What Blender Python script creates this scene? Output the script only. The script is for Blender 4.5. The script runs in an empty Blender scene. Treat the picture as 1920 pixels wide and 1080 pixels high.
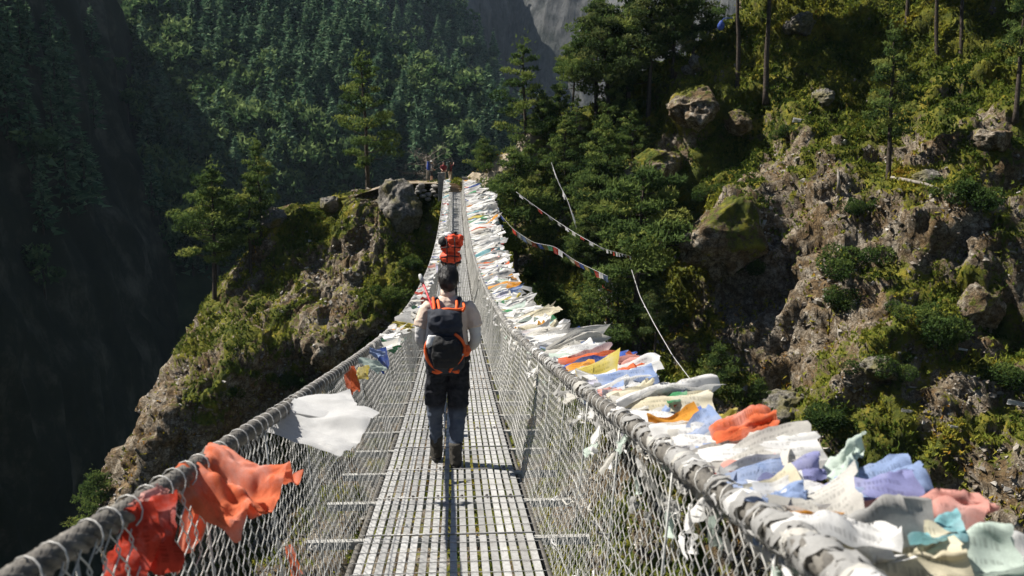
import bpy, math, random
import numpy as np
from mathutils import Vector, Matrix
from mathutils.bvhtree import BVHTree
R = math.radians
rng = np.random.default_rng(7)
random.seed(7)
scene = bpy.context.scene
COL = scene.collection

# ------------------------------------------------------------------ camera model
FPX = 1867.0                      # focal length in pixels of a 1920 wide frame
PITCH, YAW = R(8.0), R(3.3)
FWD = np.array([math.cos(PITCH)*math.sin(YAW), math.cos(PITCH)*math.cos(YAW), -math.sin(PITCH)])
RGT = np.array([math.cos(YAW), -math.sin(YAW), 0.0])
UPV = np.array([math.sin(PITCH)*math.sin(YAW), math.sin(PITCH)*math.cos(YAW), math.cos(PITCH)])
def ray(px, py):
    return FWD + (px-960)/FPX*RGT + (540-py)/FPX*UPV
def at(px, py, Y):                # the point of the plane y = Y seen at a pixel
    d = ray(px, py); return d*(Y/d[1])
def pol(px, py, dist):            # the point at a horizontal distance
    d = ray(px, py); return d*(dist/math.hypot(d[0], d[1]))

# ------------------------------------------------------------------ noise (vectorised)
def _h(ix, iy, iz, s):
    n = (ix.astype(np.int64)*374761393 + iy.astype(np.int64)*668265263 + iz.astype(np.int64)*2147483647 + s*1274126177) & 0xffffffff
    n = ((n ^ (n >> 13))*1274126177) & 0xffffffff
    n = ((n ^ (n >> 15))*2246822519) & 0xffffffff
    return ((n ^ (n >> 16)) & 0xffffff)/float(0xffffff)
def vnoise(P, s=0):
    P = np.asarray(P, float); i = np.floor(P); f = P-i; f = f*f*f*(f*(f*6-15)+10); i = i.astype(np.int64)
    x, y, z = i[..., 0], i[..., 1], i[..., 2]; fx, fy, fz = f[..., 0], f[..., 1], f[..., 2]
    def L(a, b, t): return a+(b-a)*t
    return L(L(L(_h(x, y, z, s), _h(x+1, y, z, s), fx), L(_h(x, y+1, z, s), _h(x+1, y+1, z, s), fx), fy),
             L(L(_h(x, y, z+1, s), _h(x+1, y, z+1, s), fx), L(_h(x, y+1, z+1, s), _h(x+1, y+1, z+1, s), fx), fy), fz)*2-1
def fbm(P, o=4, s=0, gain=.5):
    P = np.asarray(P, float); a = 1.0; t = 0; n = 0
    for k in range(o):
        t = t+a*vnoise(P*(2.03**k)+k*17.3, s+k); n += a; a *= gain
    return t/n
def ridged(P, o=3, s=0):
    P = np.asarray(P, float); a = 1.0; t = 0; n = 0
    for k in range(o):
        t = t+a*(1-2*np.abs(vnoise(P*(2.1**k)+k*9.1, s+k))); n += a; a *= .5
    return t/n
def sstep(a, b, x):
    t = np.clip((x-a)/(b-a), 0, 1); return t*t*(3-2*t)

# ------------------------------------------------------------------ mesh helpers
class GV(np.ndarray):
    uv = None
class MB:
    """collects vertices and faces, builds ONE mesh object"""
    def __init__(s): s.V = []; s.F3 = []; s.F4 = []; s.M3 = []; s.M4 = []; s.n = 0; s.T = []; s.U = []
    def add(s, V, F, m=0, tint=None):
        uv = getattr(V, 'uv', None); V = np.asarray(V, float).reshape(-1, 3); F = np.asarray(F, int)
        if len(F) == 0: return s
        if F.shape[1] == 3: s.F3.append(F+s.n); s.M3.append(np.full(len(F), m))
        else: s.F4.append(F+s.n); s.M4.append(np.full(len(F), m))
        s.V.append(V); s.n += len(V); s.U.append(np.full((len(V), 2), -1.) if uv is None else uv)
        s.T.append(np.full(len(V), .5) if tint is None else np.broadcast_to(np.asarray(tint, float), (len(V),)))
        return s
    def mesh(s, name, mats, smooth=True, attrs=None):
        me = bpy.data.meshes.new(name)
        V = np.concatenate(s.V); me.vertices.add(len(V)); me.vertices.foreach_set('co', V.astype(np.float32).ravel())
        loops = []; tot = []; mi = []
        for A, M, k in ((s.F4, s.M4, 4), (s.F3, s.M3, 3)):
            if A:
                a = np.concatenate(A); loops.append(a.ravel()); tot.append(np.full(len(a), k)); mi.append(np.concatenate(M))
        loops = np.concatenate(loops); tot = np.concatenate(tot); mi = np.concatenate(mi)
        me.loops.add(len(loops)); me.loops.foreach_set('vertex_index', loops.astype(np.int32))
        me.polygons.add(len(tot)); me.polygons.foreach_set('loop_start', (np.cumsum(tot)-tot).astype(np.int32))
        me.polygons.foreach_set('loop_total', tot.astype(np.int32))
        me.polygons.foreach_set('material_index', mi.astype(np.int32))
        me.update(calc_edges=True); me.validate()
        me.polygons.foreach_set('use_smooth', np.full(len(me.polygons), smooth))
        for m in (mats if isinstance(mats, (list, tuple)) else [mats]): me.materials.append(m)
        a = me.attributes.new('tint', 'FLOAT', 'POINT'); a.data.foreach_set('value', np.concatenate(s.T).astype(np.float32))
        if any((u[:1] >= 0).any() for u in s.U):
            U = np.concatenate(s.U).astype(np.float32); attrs = dict(attrs or {}, pu=U[:, 0], pv=U[:, 1])
        for k, v in (attrs or {}).items():
            a = me.attributes.new(k, 'FLOAT', 'POINT'); a.data.foreach_set('value', np.asarray(v, np.float32))
        return me
    def build(s, name, mats, parent=None, smooth=True, attrs=None, loc=None):
        o = bpy.data.objects.new(name, s.mesh(name, mats, smooth, attrs)); COL.objects.link(o)
        if parent: o.parent = parent
        if loc is not None: o.location = loc
        return o
def gridfaces(nu, nv, wrap=False):
    i = np.arange(nu-1)[:, None]; j = np.arange(nv if wrap else nv-1)[None, :]; j2 = (j+1) % nv
    return np.stack([i*nv+j, i*nv+j2, (i+1)*nv+j2, (i+1)*nv+j], -1).reshape(-1, 4)
def frames(P):
    P = np.asarray(P, float); T = np.gradient(P, axis=0); T /= np.linalg.norm(T, axis=1)[:, None]+1e-12
    up = np.array([0, 0, 1.]) if abs(T[:, 2]).mean() < .8 else np.array([0, 1., 0])
    A = np.cross(T, up); A /= np.linalg.norm(A, axis=1)[:, None]+1e-12
    return T, A, np.cross(A, T)
def tube(P, r, n=6, cap=True, sx=1.0, ph=0.0):
    P = np.asarray(P, float); r = np.broadcast_to(np.asarray(r, float), (len(P),))
    if cap:
        d0 = P[0]-P[1]; d1 = P[-1]-P[-2]; d0 = d0/(np.linalg.norm(d0)+1e-9); d1 = d1/(np.linalg.norm(d1)+1e-9)
        P = np.vstack([P[0]+d0*r[0]*.25, P, P[-1]+d1*r[-1]*.25]); r = np.concatenate([[r[0]*.02], r, [r[-1]*.02]])
    T, A, B = frames(P); th = np.arange(n)*2*math.pi/n+ph
    V = P[:, None]+r[:, None, None]*(np.cos(th)[None, :, None]*A[:, None]*sx+np.sin(th)[None, :, None]*B[:, None])
    return V.reshape(-1, 3), gridfaces(len(P), n, True)
def tubes(mb, lst, n=4, m=0):     # many short polylines of equal length at once: array (K, L, 3)
    P = np.asarray(lst[0], float); r = lst[1]; K, L, _ = P.shape
    T = np.gradient(P, axis=1); T /= np.linalg.norm(T, axis=2)[..., None]+1e-12
    ref = lst[2]; A = np.cross(T, ref); A /= np.linalg.norm(A, axis=2)[..., None]+1e-12; B = np.cross(A, T)
    th = np.arange(n)*2*math.pi/n
    V = P[:, :, None]+r*(np.cos(th)[:, None]*A[:, :, None]+np.sin(th)[:, None]*B[:, :, None])
    F = gridfaces(L, n, True); F = (F[None]+(np.arange(K)*L*n)[:, None, None]).reshape(-1, 4)
    mb.add(V.reshape(-1, 3), F, m)
def box(c, s, rot=None, bev=0):
    x, y, z = np.array(s)/2.0
    V = np.array([[-x, -y, -z], [x, -y, -z], [x, y, -z], [-x, y, -z], [-x, -y, z], [x, -y, z], [x, y, z], [-x, y, z]])
    if rot is not None: V = V @ np.array(rot).T
    return V+np.array(c), np.array([[3, 2, 1, 0], [4, 5, 6, 7], [0, 1, 5, 4], [1, 2, 6, 5], [2, 3, 7, 6], [3, 0, 4, 7]])
def rings(L, n=20, e=2.0):        # loft of horizontal super-ellipses (cx, cy, cz, rx, ry)
    L = [(*L[0][:3], L[0][3]*.02, L[0][4]*.02)]+list(L)+[(*L[-1][:3], L[-1][3]*.02, L[-1][4]*.02)]
    th = np.arange(n)*2*math.pi/n; c, s = np.cos(th), np.sin(th)
    cc = np.sign(c)*np.abs(c)**(2/e); ss = np.sign(s)*np.abs(s)**(2/e)
    V = np.array([np.stack([q[0]+q[3]*cc, q[1]+q[4]*ss, np.full(n, q[2])], -1) for q in L])
    return V.reshape(-1, 3), gridfaces(len(L), n, True)
def ball(c, r, nu=10, nv=14):
    r = np.broadcast_to(np.asarray(r, float), (3,)); u = np.linspace(.001, math.pi-.001, nu); v = np.arange(nv)*2*math.pi/nv
    V = np.stack([np.sin(u)[:, None]*np.cos(v), np.sin(u)[:, None]*np.sin(v), np.cos(u)[:, None]+0*v], -1)*r+np.array(c)
    return V.reshape(-1, 3), gridfaces(nu, nv, True)[:, ::-1]
def empty(name, loc=(0, 0, 0), rz=0):
    o = bpy.data.objects.new(name, None); COL.objects.link(o); o.location = [float(v) for v in loc]; o.rotation_euler = (0, 0, rz); o.empty_display_size = .2; return o
def tag(o, label=None, cat=None, group=None, kind=None):
    if label: o['label'] = label
    if cat: o['category'] = cat
    if group: o['group'] = group
    if kind: o['kind'] = kind
    return o
def kids(o): return [c for c in KID.get(o.name, [])]
KID = {}
def part(mb, name, mats, parent, **k):
    o = mb.build(name, mats, parent, **k); KID.setdefault(parent.name, []).append(o); return o
def copy_tree(o, parent=None):
    c = o.copy(); COL.objects.link(c)
    if parent: c.parent = parent; KID.setdefault(parent.name, []).append(c)
    for ch in kids(o): copy_tree(ch, c)
    return c
def remesh(mb, name, mats, vox=.012, parent=None, it=4, loc=None, crease=0, cs=18., sd=0):
    o = mb.build('tmp', []); m = o.modifiers.new('r', 'REMESH'); m.mode = 'VOXEL'; m.voxel_size = vox
    s = o.modifiers.new('s', 'SMOOTH'); s.factor = .5; s.iterations = it
    dg = bpy.context.evaluated_depsgraph_get(); dg.update()
    me = bpy.data.meshes.new_from_object(o.evaluated_get(dg)); old = o.data
    bpy.data.objects.remove(o); bpy.data.meshes.remove(old)
    if crease:
        V = np.empty(len(me.vertices)*3, np.float32); me.vertices.foreach_get('co', V); V = V.reshape(-1, 3)
        N = np.empty(len(me.vertices)*3, np.float32); me.vertices.foreach_get('normal', N); N = N.reshape(-1, 3)
        d = ridged(V*np.array([cs, cs, cs*1.6])+sd, 2, 5+sd)*crease
        me.vertices.foreach_set('co', (V+N*d[:, None]).astype(np.float32).ravel()); me.update()
    me.name = name; me.materials.clear()
    for q in (mats if isinstance(mats, (list, tuple)) else [mats]): me.materials.append(q)
    me.polygons.foreach_set('use_smooth', np.full(len(me.polygons), True))
    ob = bpy.data.objects.new(name, me); COL.objects.link(ob)
    if parent: ob.parent = parent; KID.setdefault(parent.name, []).append(ob)
    if loc is not None: ob.location = loc
    return ob

# ------------------------------------------------------------------ materials
class N:
    def __init__(s, name):
        s.m = bpy.data.materials.new(name); s.m.use_nodes = True; s.t = s.m.node_tree; s.t.nodes.clear()
        s.out = s.n('ShaderNodeOutputMaterial')
    def n(s, typ, **k):
        o = s.t.nodes.new(typ)
        for a, b in k.items():
            if a.startswith('i_'):
                key = a[2:]; key = int(key) if key.isdigit() else key.replace('_', ' ')
                o.inputs[key].default_value = b
            else: setattr(o, a, b)
        return o
    def l(s, a, b): s.t.links.new(a, b)
    def noise(s, scale, det=4, rough=.55, vec=None, out='Fac'):
        o = s.n('ShaderNodeTexNoise', i_Scale=scale, i_Detail=det, i_Roughness=rough)
        s.l(vec if vec is not None else s.coord(), o.inputs['Vector']); return o.outputs[out]
    def coord(s):
        if not hasattr(s, '_c'): s._c = s.n('ShaderNodeTexCoord').outputs['Object']
        return s._c
    def ramp(s, fac, stops, interp='LINEAR'):
        o = s.n('ShaderNodeValToRGB'); cr = o.color_ramp; cr.interpolation = interp
        while len(cr.elements) < len(stops): cr.elements.new(.5)
        for e, (p, c) in zip(cr.elements, stops):
            e.position = p; e.color = (c[0], c[1], c[2], 1) if isinstance(c, (tuple, list)) else (c, c, c, 1)
        s.l(fac, o.inputs['Fac']); return o.outputs['Color']
    def mix(s, f, a, b, blend='MIX'):
        o = s.n('ShaderNodeMix', data_type='RGBA', blend_type=blend)
        for v, i in ((f, 0), (a, 6), (b, 7)):
            if hasattr(v, 'links'): s.l(v, o.inputs[i])
            else: o.inputs[i].default_value = v if i == 0 else (v[0], v[1], v[2], 1)
        return o.outputs[2]
    def math(s, op, a, b=0.):
        o = s.n('ShaderNodeMath', operation=op)
        for v, i in ((a, 0), (b, 1)):
            if hasattr(v, 'links'): s.l(v, o.inputs[i])
            else: o.inputs[i].default_value = v
        return o.outputs[0]
    def attr(s, k): return s.n('ShaderNodeAttribute', attribute_name=k).outputs['Fac']
    def bsdf(s, col, rough=.8, metal=0., spec=.3, bump=None, bs=.3, bd=.02):
        b = s.n('ShaderNodeBsdfPrincipled'); b.inputs['Metallic'].default_value = metal
        b.inputs['Specular IOR Level'].default_value = spec
        for v, k in ((col, 'Base Color'), (rough, 'Roughness')):
            if hasattr(v, 'links'): s.l(v, b.inputs[k])
            else: b.inputs[k].default_value = v if k == 'Roughness' else (v[0], v[1], v[2], 1)
        if bump is not None:
            u = s.n('ShaderNodeBump', i_Strength=bs, i_Distance=bd); s.l(bump, u.inputs['Height']); s.l(u.outputs[0], b.inputs['Normal'])
        s.l(b.outputs[0], s.out.inputs[0]); s.b = b; return s.m
    def thin(s, col, tr=.4):      # a thin leaf or cloth: diffuse with some light passing through
        d = s.n('ShaderNodeBsdfDiffuse'); t = s.n('ShaderNodeBsdfTranslucent'); m = s.n('ShaderNodeMixShader', i_0=tr)
        for q in (d, t):
            if hasattr(col, 'links'): s.l(col, q.inputs[0])
            else: q.inputs[0].default_value = (*col, 1)
        s.l(d.outputs[0], m.inputs[1]); s.l(t.outputs[0], m.inputs[2]); s.l(m.outputs[0], s.out.inputs[0]); return s.m
def plain(name, c, rough=.8, metal=0., var=.25, sc=12., spec=.3, bs=0.25):
    g = N(name); f = g.noise(sc, 5, .6)
    col = g.ramp(f, [(.25, tuple(v*(1-var) for v in c)), (.75, tuple(min(v*(1+var), .95) for v in c))])
    return g.bsdf(col, rough, metal, spec, bump=g.noise(sc*6, 3), bs=bs, bd=.01)
def cloth(name, c, tr=.35, dirt=.16, prn=.42):
    g = N(name); f = g.noise(7, 5, .65); f2 = g.noise(260, 2)
    fade = tuple(v*.55+.45*.62 for v in c) if min(c) < .5 else c
    col = g.ramp(f, [(.28, tuple(v*(1-dirt) for v in c)), (.48, c), (.72, fade)])
    u, v = g.attr('pu'), g.attr('pv'); cb = g.n('ShaderNodeCombineXYZ'); g.l(g.math('MULTIPLY', u, 1.), cb.inputs[0]); g.l(g.math('FLOOR', g.math('MULTIPLY', v, 11.)), cb.inputs[1])
    gl = g.ramp(g.noise(34, 2, .5, vec=cb.outputs[0]), [(.47, 0.), (.53, 1.)]); row = g.ramp(g.math('FRACT', g.math('MULTIPLY', v, 11.)), [(.30, 0.), (.38, 1.), (.68, 1.), (.76, 0.)])
    mg = g.math('MULTIPLY', g.math('GREATER_THAN', u, .22), g.math('LESS_THAN', u, .86)); mg = g.math('MULTIPLY', mg, g.math('MULTIPLY', gl, row))
    col = g.mix(g.math('MULTIPLY', mg, prn), col, tuple(v_*.28 for v_ in c))
    col = g.mix(.12, col, g.ramp(f2, [(.4, .1), (.6, .9)]), 'MULTIPLY')
    return g.thin(col, tr)
def leafmat(name, stops, tr=.3):
    g = N(name); return g.thin(g.ramp(g.attr('tint'), stops), tr)
M = {}
M['steel'] = plain('galvanised steel', (.46, .46, .44), .5, .25, .2, 7)
g = N('galvanised deck slats'); f = g.noise(6, 6, .65); f2 = g.noise(40, 3, .6)
c = g.mix(.35, g.ramp(f, [(.3, (.36, .355, .34)), (.7, (.62, .615, .60))]), g.ramp(f2, [(.35, (.25, .23, .2)), (.6, (.65, .65, .63))]))
c = g.mix(1., c, g.ramp(g.attr('tint'), [(0., .58), (1., .92)]), 'MULTIPLY'); M['deck'] = g.bsdf(g.mix(g.ramp(g.noise(1.1, 5, .7), [(.55, 0.), (.75, .45)]), c, (.17, .15, .12)), .55, .05, .35)
M['rod'] = plain('weathered steel rod', (.36, .355, .34), .55, .2, .3, 9)
M['bolt'] = plain('dark bolt', (.07, .06, .055), .6, .3)
M['rust'] = plain('rusty strip', (.22, .10, .05), .8)
M['wire'] = plain('galvanised mesh wire', (.50, .49, .46), .5, .15, .25, 5)
g = N('twisted steel cable'); f = g.noise(14, 5, .6)
M['cable'] = g.bsdf(g.ramp(f, [(.3, (.07, .064, .056)), (.7, (.21, .195, .17))]), .6, .2, .4)
M['beam'] = plain('pale crossbeam', (.40, .39, .36), .6, .1, .3, 6)
M['wood'] = plain('weathered timber', (.33, .24, .15), .85, 0, .4, 14)
M['stone'] = plain('masonry stone', (.24, .225, .2), .9, 0, .5, 6, bs=.6)
FC = {'white': (.76, .755, .74), 'offwhite': (.62, .60, .55), 'grey': (.41, .405, .39), 'cream': (.68, .62, .46), 'yellow': (.58, .48, .12),
      'orange': (.70, .17, .075), 'red': (.60, .075, .045), 'amber': (.72, .33, .06), 'pink': (.68, .34, .29), 'green': (.08, .28, .13), 'mint': (.56, .65, .58),
      'blue': (.08, .14, .45), 'paleblue': (.29, .38, .60), 'violet': (.27, .28, .50), 'teal': (.22, .46, .50), 'lilac': (.60, .59, .70)}
for k, v in FC.items(): M['f_'+k] = cloth(k+' flag cloth', v)
M['f_plain'] = cloth('plain white cloth', (.60, .598, .592), .35, .06, 0.); M['f_coral'] = cloth('plain coral cloth', (.74, .20, .10), .4, .25, 0.)
FN = {'offwhite': 'off white', 'paleblue': 'pale blue', 'mint': 'pale green'}
# terrain: rock, soil and moss decided by the vertex masks, plus fine procedural breakup
def terrain_mat(name, rock=1.0):
    g = N(name); moss = g.attr('moss'); pale = g.attr('pale')
    n1 = g.noise(.55, 7, .72); n2 = g.noise(2.3, 8, .78); n3 = g.noise(.25, 3, .5)
    vor = g.n('ShaderNodeTexVoronoi', feature='DISTANCE_TO_EDGE', i_Scale=1.6); g.l(g.noise(2.2, 4, .6, out='Color'), vor.inputs['Vector'])
    wv = g.n('ShaderNodeVectorMath', operation='ADD'); g.l(g.coord(), wv.inputs[0]); g.l(g.noise(1.3, 4, .6, out='Color'), wv.inputs[1]); g.l(wv.outputs[0], vor.inputs['Vector'])
    rockc = g.ramp(n2, [(.32, (.045, .035, .025)), (.45, (.19, .155, .112)), (.56, (.39, .34, .27)), (.68, (.64, .60, .52))])
    brown = g.ramp(n2, [(.32, (.045, .029, .014)), (.5, (.17, .112, .055)), (.68, (.38, .28, .165))])
    rockc = g.mix(g.ramp(n1, [(.42, 0.), (.58, 1.)]), brown, rockc)
    rockc = g.mix(g.ramp(vor.outputs['Distance'], [(.0, .75), (.06, 0.)]), rockc, (.03, .024, .018))
    mossc = g.ramp(n1, [(.28, (.028, .044, .010)), (.44, (.085, .10, .018)), (.56, (.17, .165, .022)), (.66, (.26, .20, .028)), (.78, (.28, .16, .028))])
    mossc = g.mix(g.ramp(n2, [(.3, .75), (.55, 0.)]), mossc, (.016, .022, .008))
    fac = g.math('ADD', moss, g.math('MULTIPLY', g.math('SUBTRACT', n2, .5), 2.2))
    fac = g.ramp(fac, [(.42, 0.), (.58, 1.)])
    vo2 = g.n('ShaderNodeTexVoronoi', feature='DISTANCE_TO_EDGE', i_Scale=4.2); w2 = g.n('ShaderNodeVectorMath', operation='ADD'); g.l(g.coord(), w2.inputs[0]); g.l(g.noise(3.1, 4, .6, out='Color'), w2.inputs[1]); g.l(w2.outputs[0], vo2.inputs['Vector'])
    rockc = g.mix(g.ramp(vo2.outputs['Distance'], [(.0, .8), (.07, 0.)]), rockc, (.03, .024, .018))
    c = g.mix(fac, rockc, mossc)
    pal = g.ramp(n2, [(.3, (.22, .17, .11)), (.5, (.42, .35, .25)), (.7, (.56, .49, .38))])
    c = g.mix(pale, c, pal)
    return g.bsdf(c, .95, 0, .15, bump=g.math('ADD', n2, g.math('MULTIPLY', n1, 2.)), bs=.9, bd=.25)
M['hill'] = terrain_mat('mossy rock')
g = N('far forest floor'); M['forest'] = g.bsdf(g.ramp(g.noise(.06, 6, .7), [(.3, (.008, .014, .006)), (.6, (.03, .045, .018)), (.8, (.07, .07, .035))]), 1, 0, .1)
g = N('far grey cliff'); wv = g.n('ShaderNodeMapping'); wv.inputs['Scale'].default_value = (.03, .03, .006); g.l(g.coord(), wv.inputs[0])
f = g.noise(1., 8, .7, vec=wv.outputs[0]); f2 = g.noise(.03, 6, .7)
M['cliff'] = g.bsdf(g.mix(.5, g.ramp(f, [(.38, (.025, .026, .026)), (.5, (.065, .066, .066)), (.62, (.15, .15, .148))]), g.ramp(f2, [(.40, (.02, .026, .018)), (.56, (.11, .11, .108))])), 1, 0, .1, bump=f, bs=1., bd=8.)
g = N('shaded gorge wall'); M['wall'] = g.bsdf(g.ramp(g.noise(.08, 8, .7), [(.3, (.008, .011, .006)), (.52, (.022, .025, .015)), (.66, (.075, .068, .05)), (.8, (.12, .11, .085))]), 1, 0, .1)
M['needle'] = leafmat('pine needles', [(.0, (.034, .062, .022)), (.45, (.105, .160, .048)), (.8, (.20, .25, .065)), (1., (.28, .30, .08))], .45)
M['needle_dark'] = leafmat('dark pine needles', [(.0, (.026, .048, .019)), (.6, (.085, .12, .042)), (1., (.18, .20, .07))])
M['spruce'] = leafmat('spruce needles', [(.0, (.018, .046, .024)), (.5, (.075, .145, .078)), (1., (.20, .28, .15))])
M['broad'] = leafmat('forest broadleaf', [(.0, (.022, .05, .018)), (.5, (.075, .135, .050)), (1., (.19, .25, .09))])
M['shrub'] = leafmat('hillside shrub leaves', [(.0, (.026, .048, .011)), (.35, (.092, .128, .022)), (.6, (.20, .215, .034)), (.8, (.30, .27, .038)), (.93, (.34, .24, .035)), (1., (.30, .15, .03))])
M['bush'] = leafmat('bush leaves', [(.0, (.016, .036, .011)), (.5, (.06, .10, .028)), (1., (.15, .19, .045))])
g = N('broken stone'); M['stone_bit'] = g.bsdf(g.mix(.35, g.ramp(g.attr('tint'), [(0., (.05, .038, .027)), (.45, (.17, .135, .098)), (.8, (.34, .305, .255)), (1., (.56, .535, .49))]), g.ramp(g.noise(3., 5, .7), [(.35, (.05, .04, .03)), (.65, (.45, .42, .37))])), .95, 0, .15)
g = N('pine bark'); M['bark'] = g.bsdf(g.ramp(g.noise(6, 5, .7), [(.3, (.025, .02, .016)), (.7, (.11, .09, .072))]), .95, 0, .1, bump=g.noise(20, 4), bs=.8, bd=.03)
g = N('dead wood'); M['dead'] = g.bsdf(g.ramp(g.noise(5, 5, .7), [(.3, (.12, .10, .08)), (.7, (.36, .33, .28))]), .95, 0, .1)
g = N('boulder rock'); f = g.noise(1.4, 7, .72); f2 = g.noise(5, 5, .7)
M['boulder'] = g.bsdf(g.mix(g.ramp(g.noise(.8, 4), [(.45, 0.), (.6, .7)]), g.mix(.5, g.ramp(f, [(.34, (.03, .026, .022)), (.55, (.17, .155, .135)), (.7, (.40, .38, .34))]), g.ramp(f2, [(.38, (.035, .03, .025)), (.62, (.34, .32, .28))])), g.ramp(f2, [(.3, (.03, .035, .01)), (.6, (.14, .12, .02))])), .95, 0, .15, bump=f2, bs=.8, bd=.15)
HAZE = 0.00006
# ------------------------------------------------------------------ terrain
def deckz(y): return -1.62-.1403*y+.001507*y*y
BX = -.05                                     # bridge centre line
YE = 78.0                                     # far end of the bridge
PHI, TANB = R(40), 1.2                        # direction and steepness of the right hillside
SP, CP = math.sin(PHI), math.cos(PHI)
def hplane(x, y): return deckz(YE)-.2+TANB*(SP*(x-1)+CP*(y-YE))
def on_plane(px, py):
    d = ray(px, py); k = (deckz(YE)-.2-TANB*(SP+CP*YE))/(d[2]-TANB*(SP*d[0]+CP*d[1])); return d*k
rl = [np.array([-30., 81.]), np.array([-2., YE+3.0])]+[on_plane(*q)[:2] for q in ((905, 338), (1040, 255), (1150, 190), (1300, 95), (1420, 10), (1600, -120))]
rl.append(rl[-1]+(rl[-1]-rl[-2])*3)
rl = np.array(rl)
def ridge_dist(x, y):
    best = np.full(x.shape, 1e9); sg = np.zeros(x.shape)
    for a, b in zip(rl[:-1], rl[1:]):
        e = b-a; L = np.linalg.norm(e); t = np.clip(((x-a[0])*e[0]+(y-a[1])*e[1])/L**2, 0, 1)
        dx, dy = x-a[0]-t*e[0], y-a[1]-t*e[1]; d = np.hypot(dx, dy); s = (e[0]*dy-e[1]*dx)/L
        k = d < best; best = np.where(k, d, best); sg = np.where(k, s, sg)
    return np.where(sg > 0, best, -best)
def grid_normals(P):
    du = np.gradient(P, axis=0); dv = np.gradient(P, axis=1); n = np.cross(du, dv); return n/(np.linalg.norm(n, axis=2)[..., None]+1e-9)
SURF = []                                     # (verts, faces) for placing things on the land
def hill():
    st = .21
    x = np.arange(-14, 92, st); y = np.arange(14, 128, st); X, Y = np.meshgrid(x, y, indexing='ij')
    rd = ridge_dist(X, Y)
    Z = hplane(X, Y)-1.7*np.maximum(rd, 0)
    # the upper part is gentler than the cliffs below
    up = (Z+4+.0*X); Z = np.where(up > 9, -4+9+(up-9)*.92, Z)
    P = np.stack([X, Y, Z], -1); nr = grid_normals(P); nr *= np.sign(nr[..., 2:3])
    calm = sstep(3.0, 9.0, np.hypot(np.maximum(np.abs(X-.6)-1.2, 0), np.maximum(Y-YE-12, 0)))
    d = 1.8*fbm(P/13, 3, 3)+1.0*ridged(P/6.5, 3, 11)*calm
    for px, py, r, a in ((1370, 455, 4.0, 3.6), (1300, 190, 4., 2.6), (1230, 320, 4, 1.6), (1540, 360, 6, 1.2), (905, 335, 3, 2.4), (935, 315, 3, 3.0), (965, 295, 3, 2.8), (1000, 275, 3, 1.8), (1035, 258, 3, 1.5), (1790, 470, 5, 2.2), (1880, 600, 4.5, -3.6), (1255, 560, 4.5, -1.2), (1250, 420, 4, -2.4), (1180, 300, 7, -2.), (1770, 640, 4, 1.8), (1450, 720, 3.5, -1.8), (1560, 760, 3.5, 1.5), (1360, 560, 4, -.8), (1650, 200, 6, -1.5), (1850, 280, 4, 1.4), (1700, 400, 3, 1.)):
        c = on_plane(px, py); q = np.exp(-((P-c)**2).sum(-1)/(2*(r*.6)**2)); d = d+a*q
    rock = .5*ridged(P/np.array([2.6, 2.6, 1.8])+.4*fbm(P/3, 2, 70)[..., None], 3, 21)
    blk = vnoise(P/1.3+.5*fbm(P/2, 2, 5)[..., None], 9); rock += .38*(sstep(-.15, .0, blk)+sstep(.3, .42, blk)-1)
    rock += .30*fbm(P/.6, 3, 31)+.22*ridged(P/np.array([1.0, 1.0, .6]), 2, 35)
    cr = np.abs(vnoise(P/1.9+.5*fbm(P/1.1, 2, 61)[..., None], 51)); rock -= .45*(1-sstep(0, .09, cr)); cr = np.abs(vnoise(P/.85+.4*fbm(P/.6, 2, 63)[..., None], 53)); rock -= .22*(1-sstep(0, .12, cr))
    d = d*(.15+.85*calm)+rock*(.35+.65*calm)-1.2*(1-calm)*(Y < YE-1)
    P = P+nr*d[..., None]
    n2 = grid_normals(P); n2 *= np.sign(n2[..., 2:3])
    ms = .66+.55*fbm(P/6.5, 4, 41)+.85*fbm(P/1.7, 4, 47)+.55*(n2[..., 2]-.62)+.012*(P[..., 2]+3)
    pale = np.zeros(X.shape)
    for px, py, r, a in ((1480, 330, 6, -.42), (1600, 450, 7, -.35), (1360, 420, 3.5, -.35), (1390, 610, 6, -.38), (1530, 650, 3, -.25), (1640, 720, 4, -.3), (1840, 270, 3, -.45), (1800, 560, 4, -.2), (1480, 210, 3, -.35), (1720, 330, 3, -.3),
                         (1860, 420, 3, -.3), (1300, 200, 3, -.4), (1220, 310, 3, -.4), (1600, 110, 9, .35), (1830, 170, 7, .3), (1760, 640, 3, .5), (1300, 340, 2.5, .6), (1430, 130, 5, .4), (1780, 390, 3, .4), (1360, 490, 2.4, .35), (1600, 300, 2, .2), (1750, 800, 6, .25), (1520, 760, 4, .2), (1080, 500, 14, .45)):
        c = on_plane(px, py); q = np.exp(-((P-c)**2).sum(-1)/(2*(r*.7)**2)); ms = ms+a*q
    for px, py, r in ((905, 345, 2.2), (930, 330, 2.4), (960, 308, 2.4), (990, 290, 2.2), (1020, 268, 2.), (1050, 255, 2.)):
        c = on_plane(px, py); q = np.exp(-((P-c)**2).sum(-1)/(2*(r*.7)**2)); pale = np.maximum(pale, q)
    pale = sstep(.35, .65, pale+.25*fbm(P/1.2, 3, 77)); ms = ms-pale
    V = P.reshape(-1, 3); F = gridfaces(*X.shape)
    o = MB().add(V, F).build('rocky_hillside', M['hill'], attrs={'moss': ms.ravel(), 'pale': pale.ravel()})
    tag(o, 'steep rocky hillside with moss and grass right of the bridge', 'hillside', kind='structure')
    SURF.append((V, F)); return V, F, ms.ravel(), n2.reshape(-1, 3)
HILL = hill()
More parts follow.
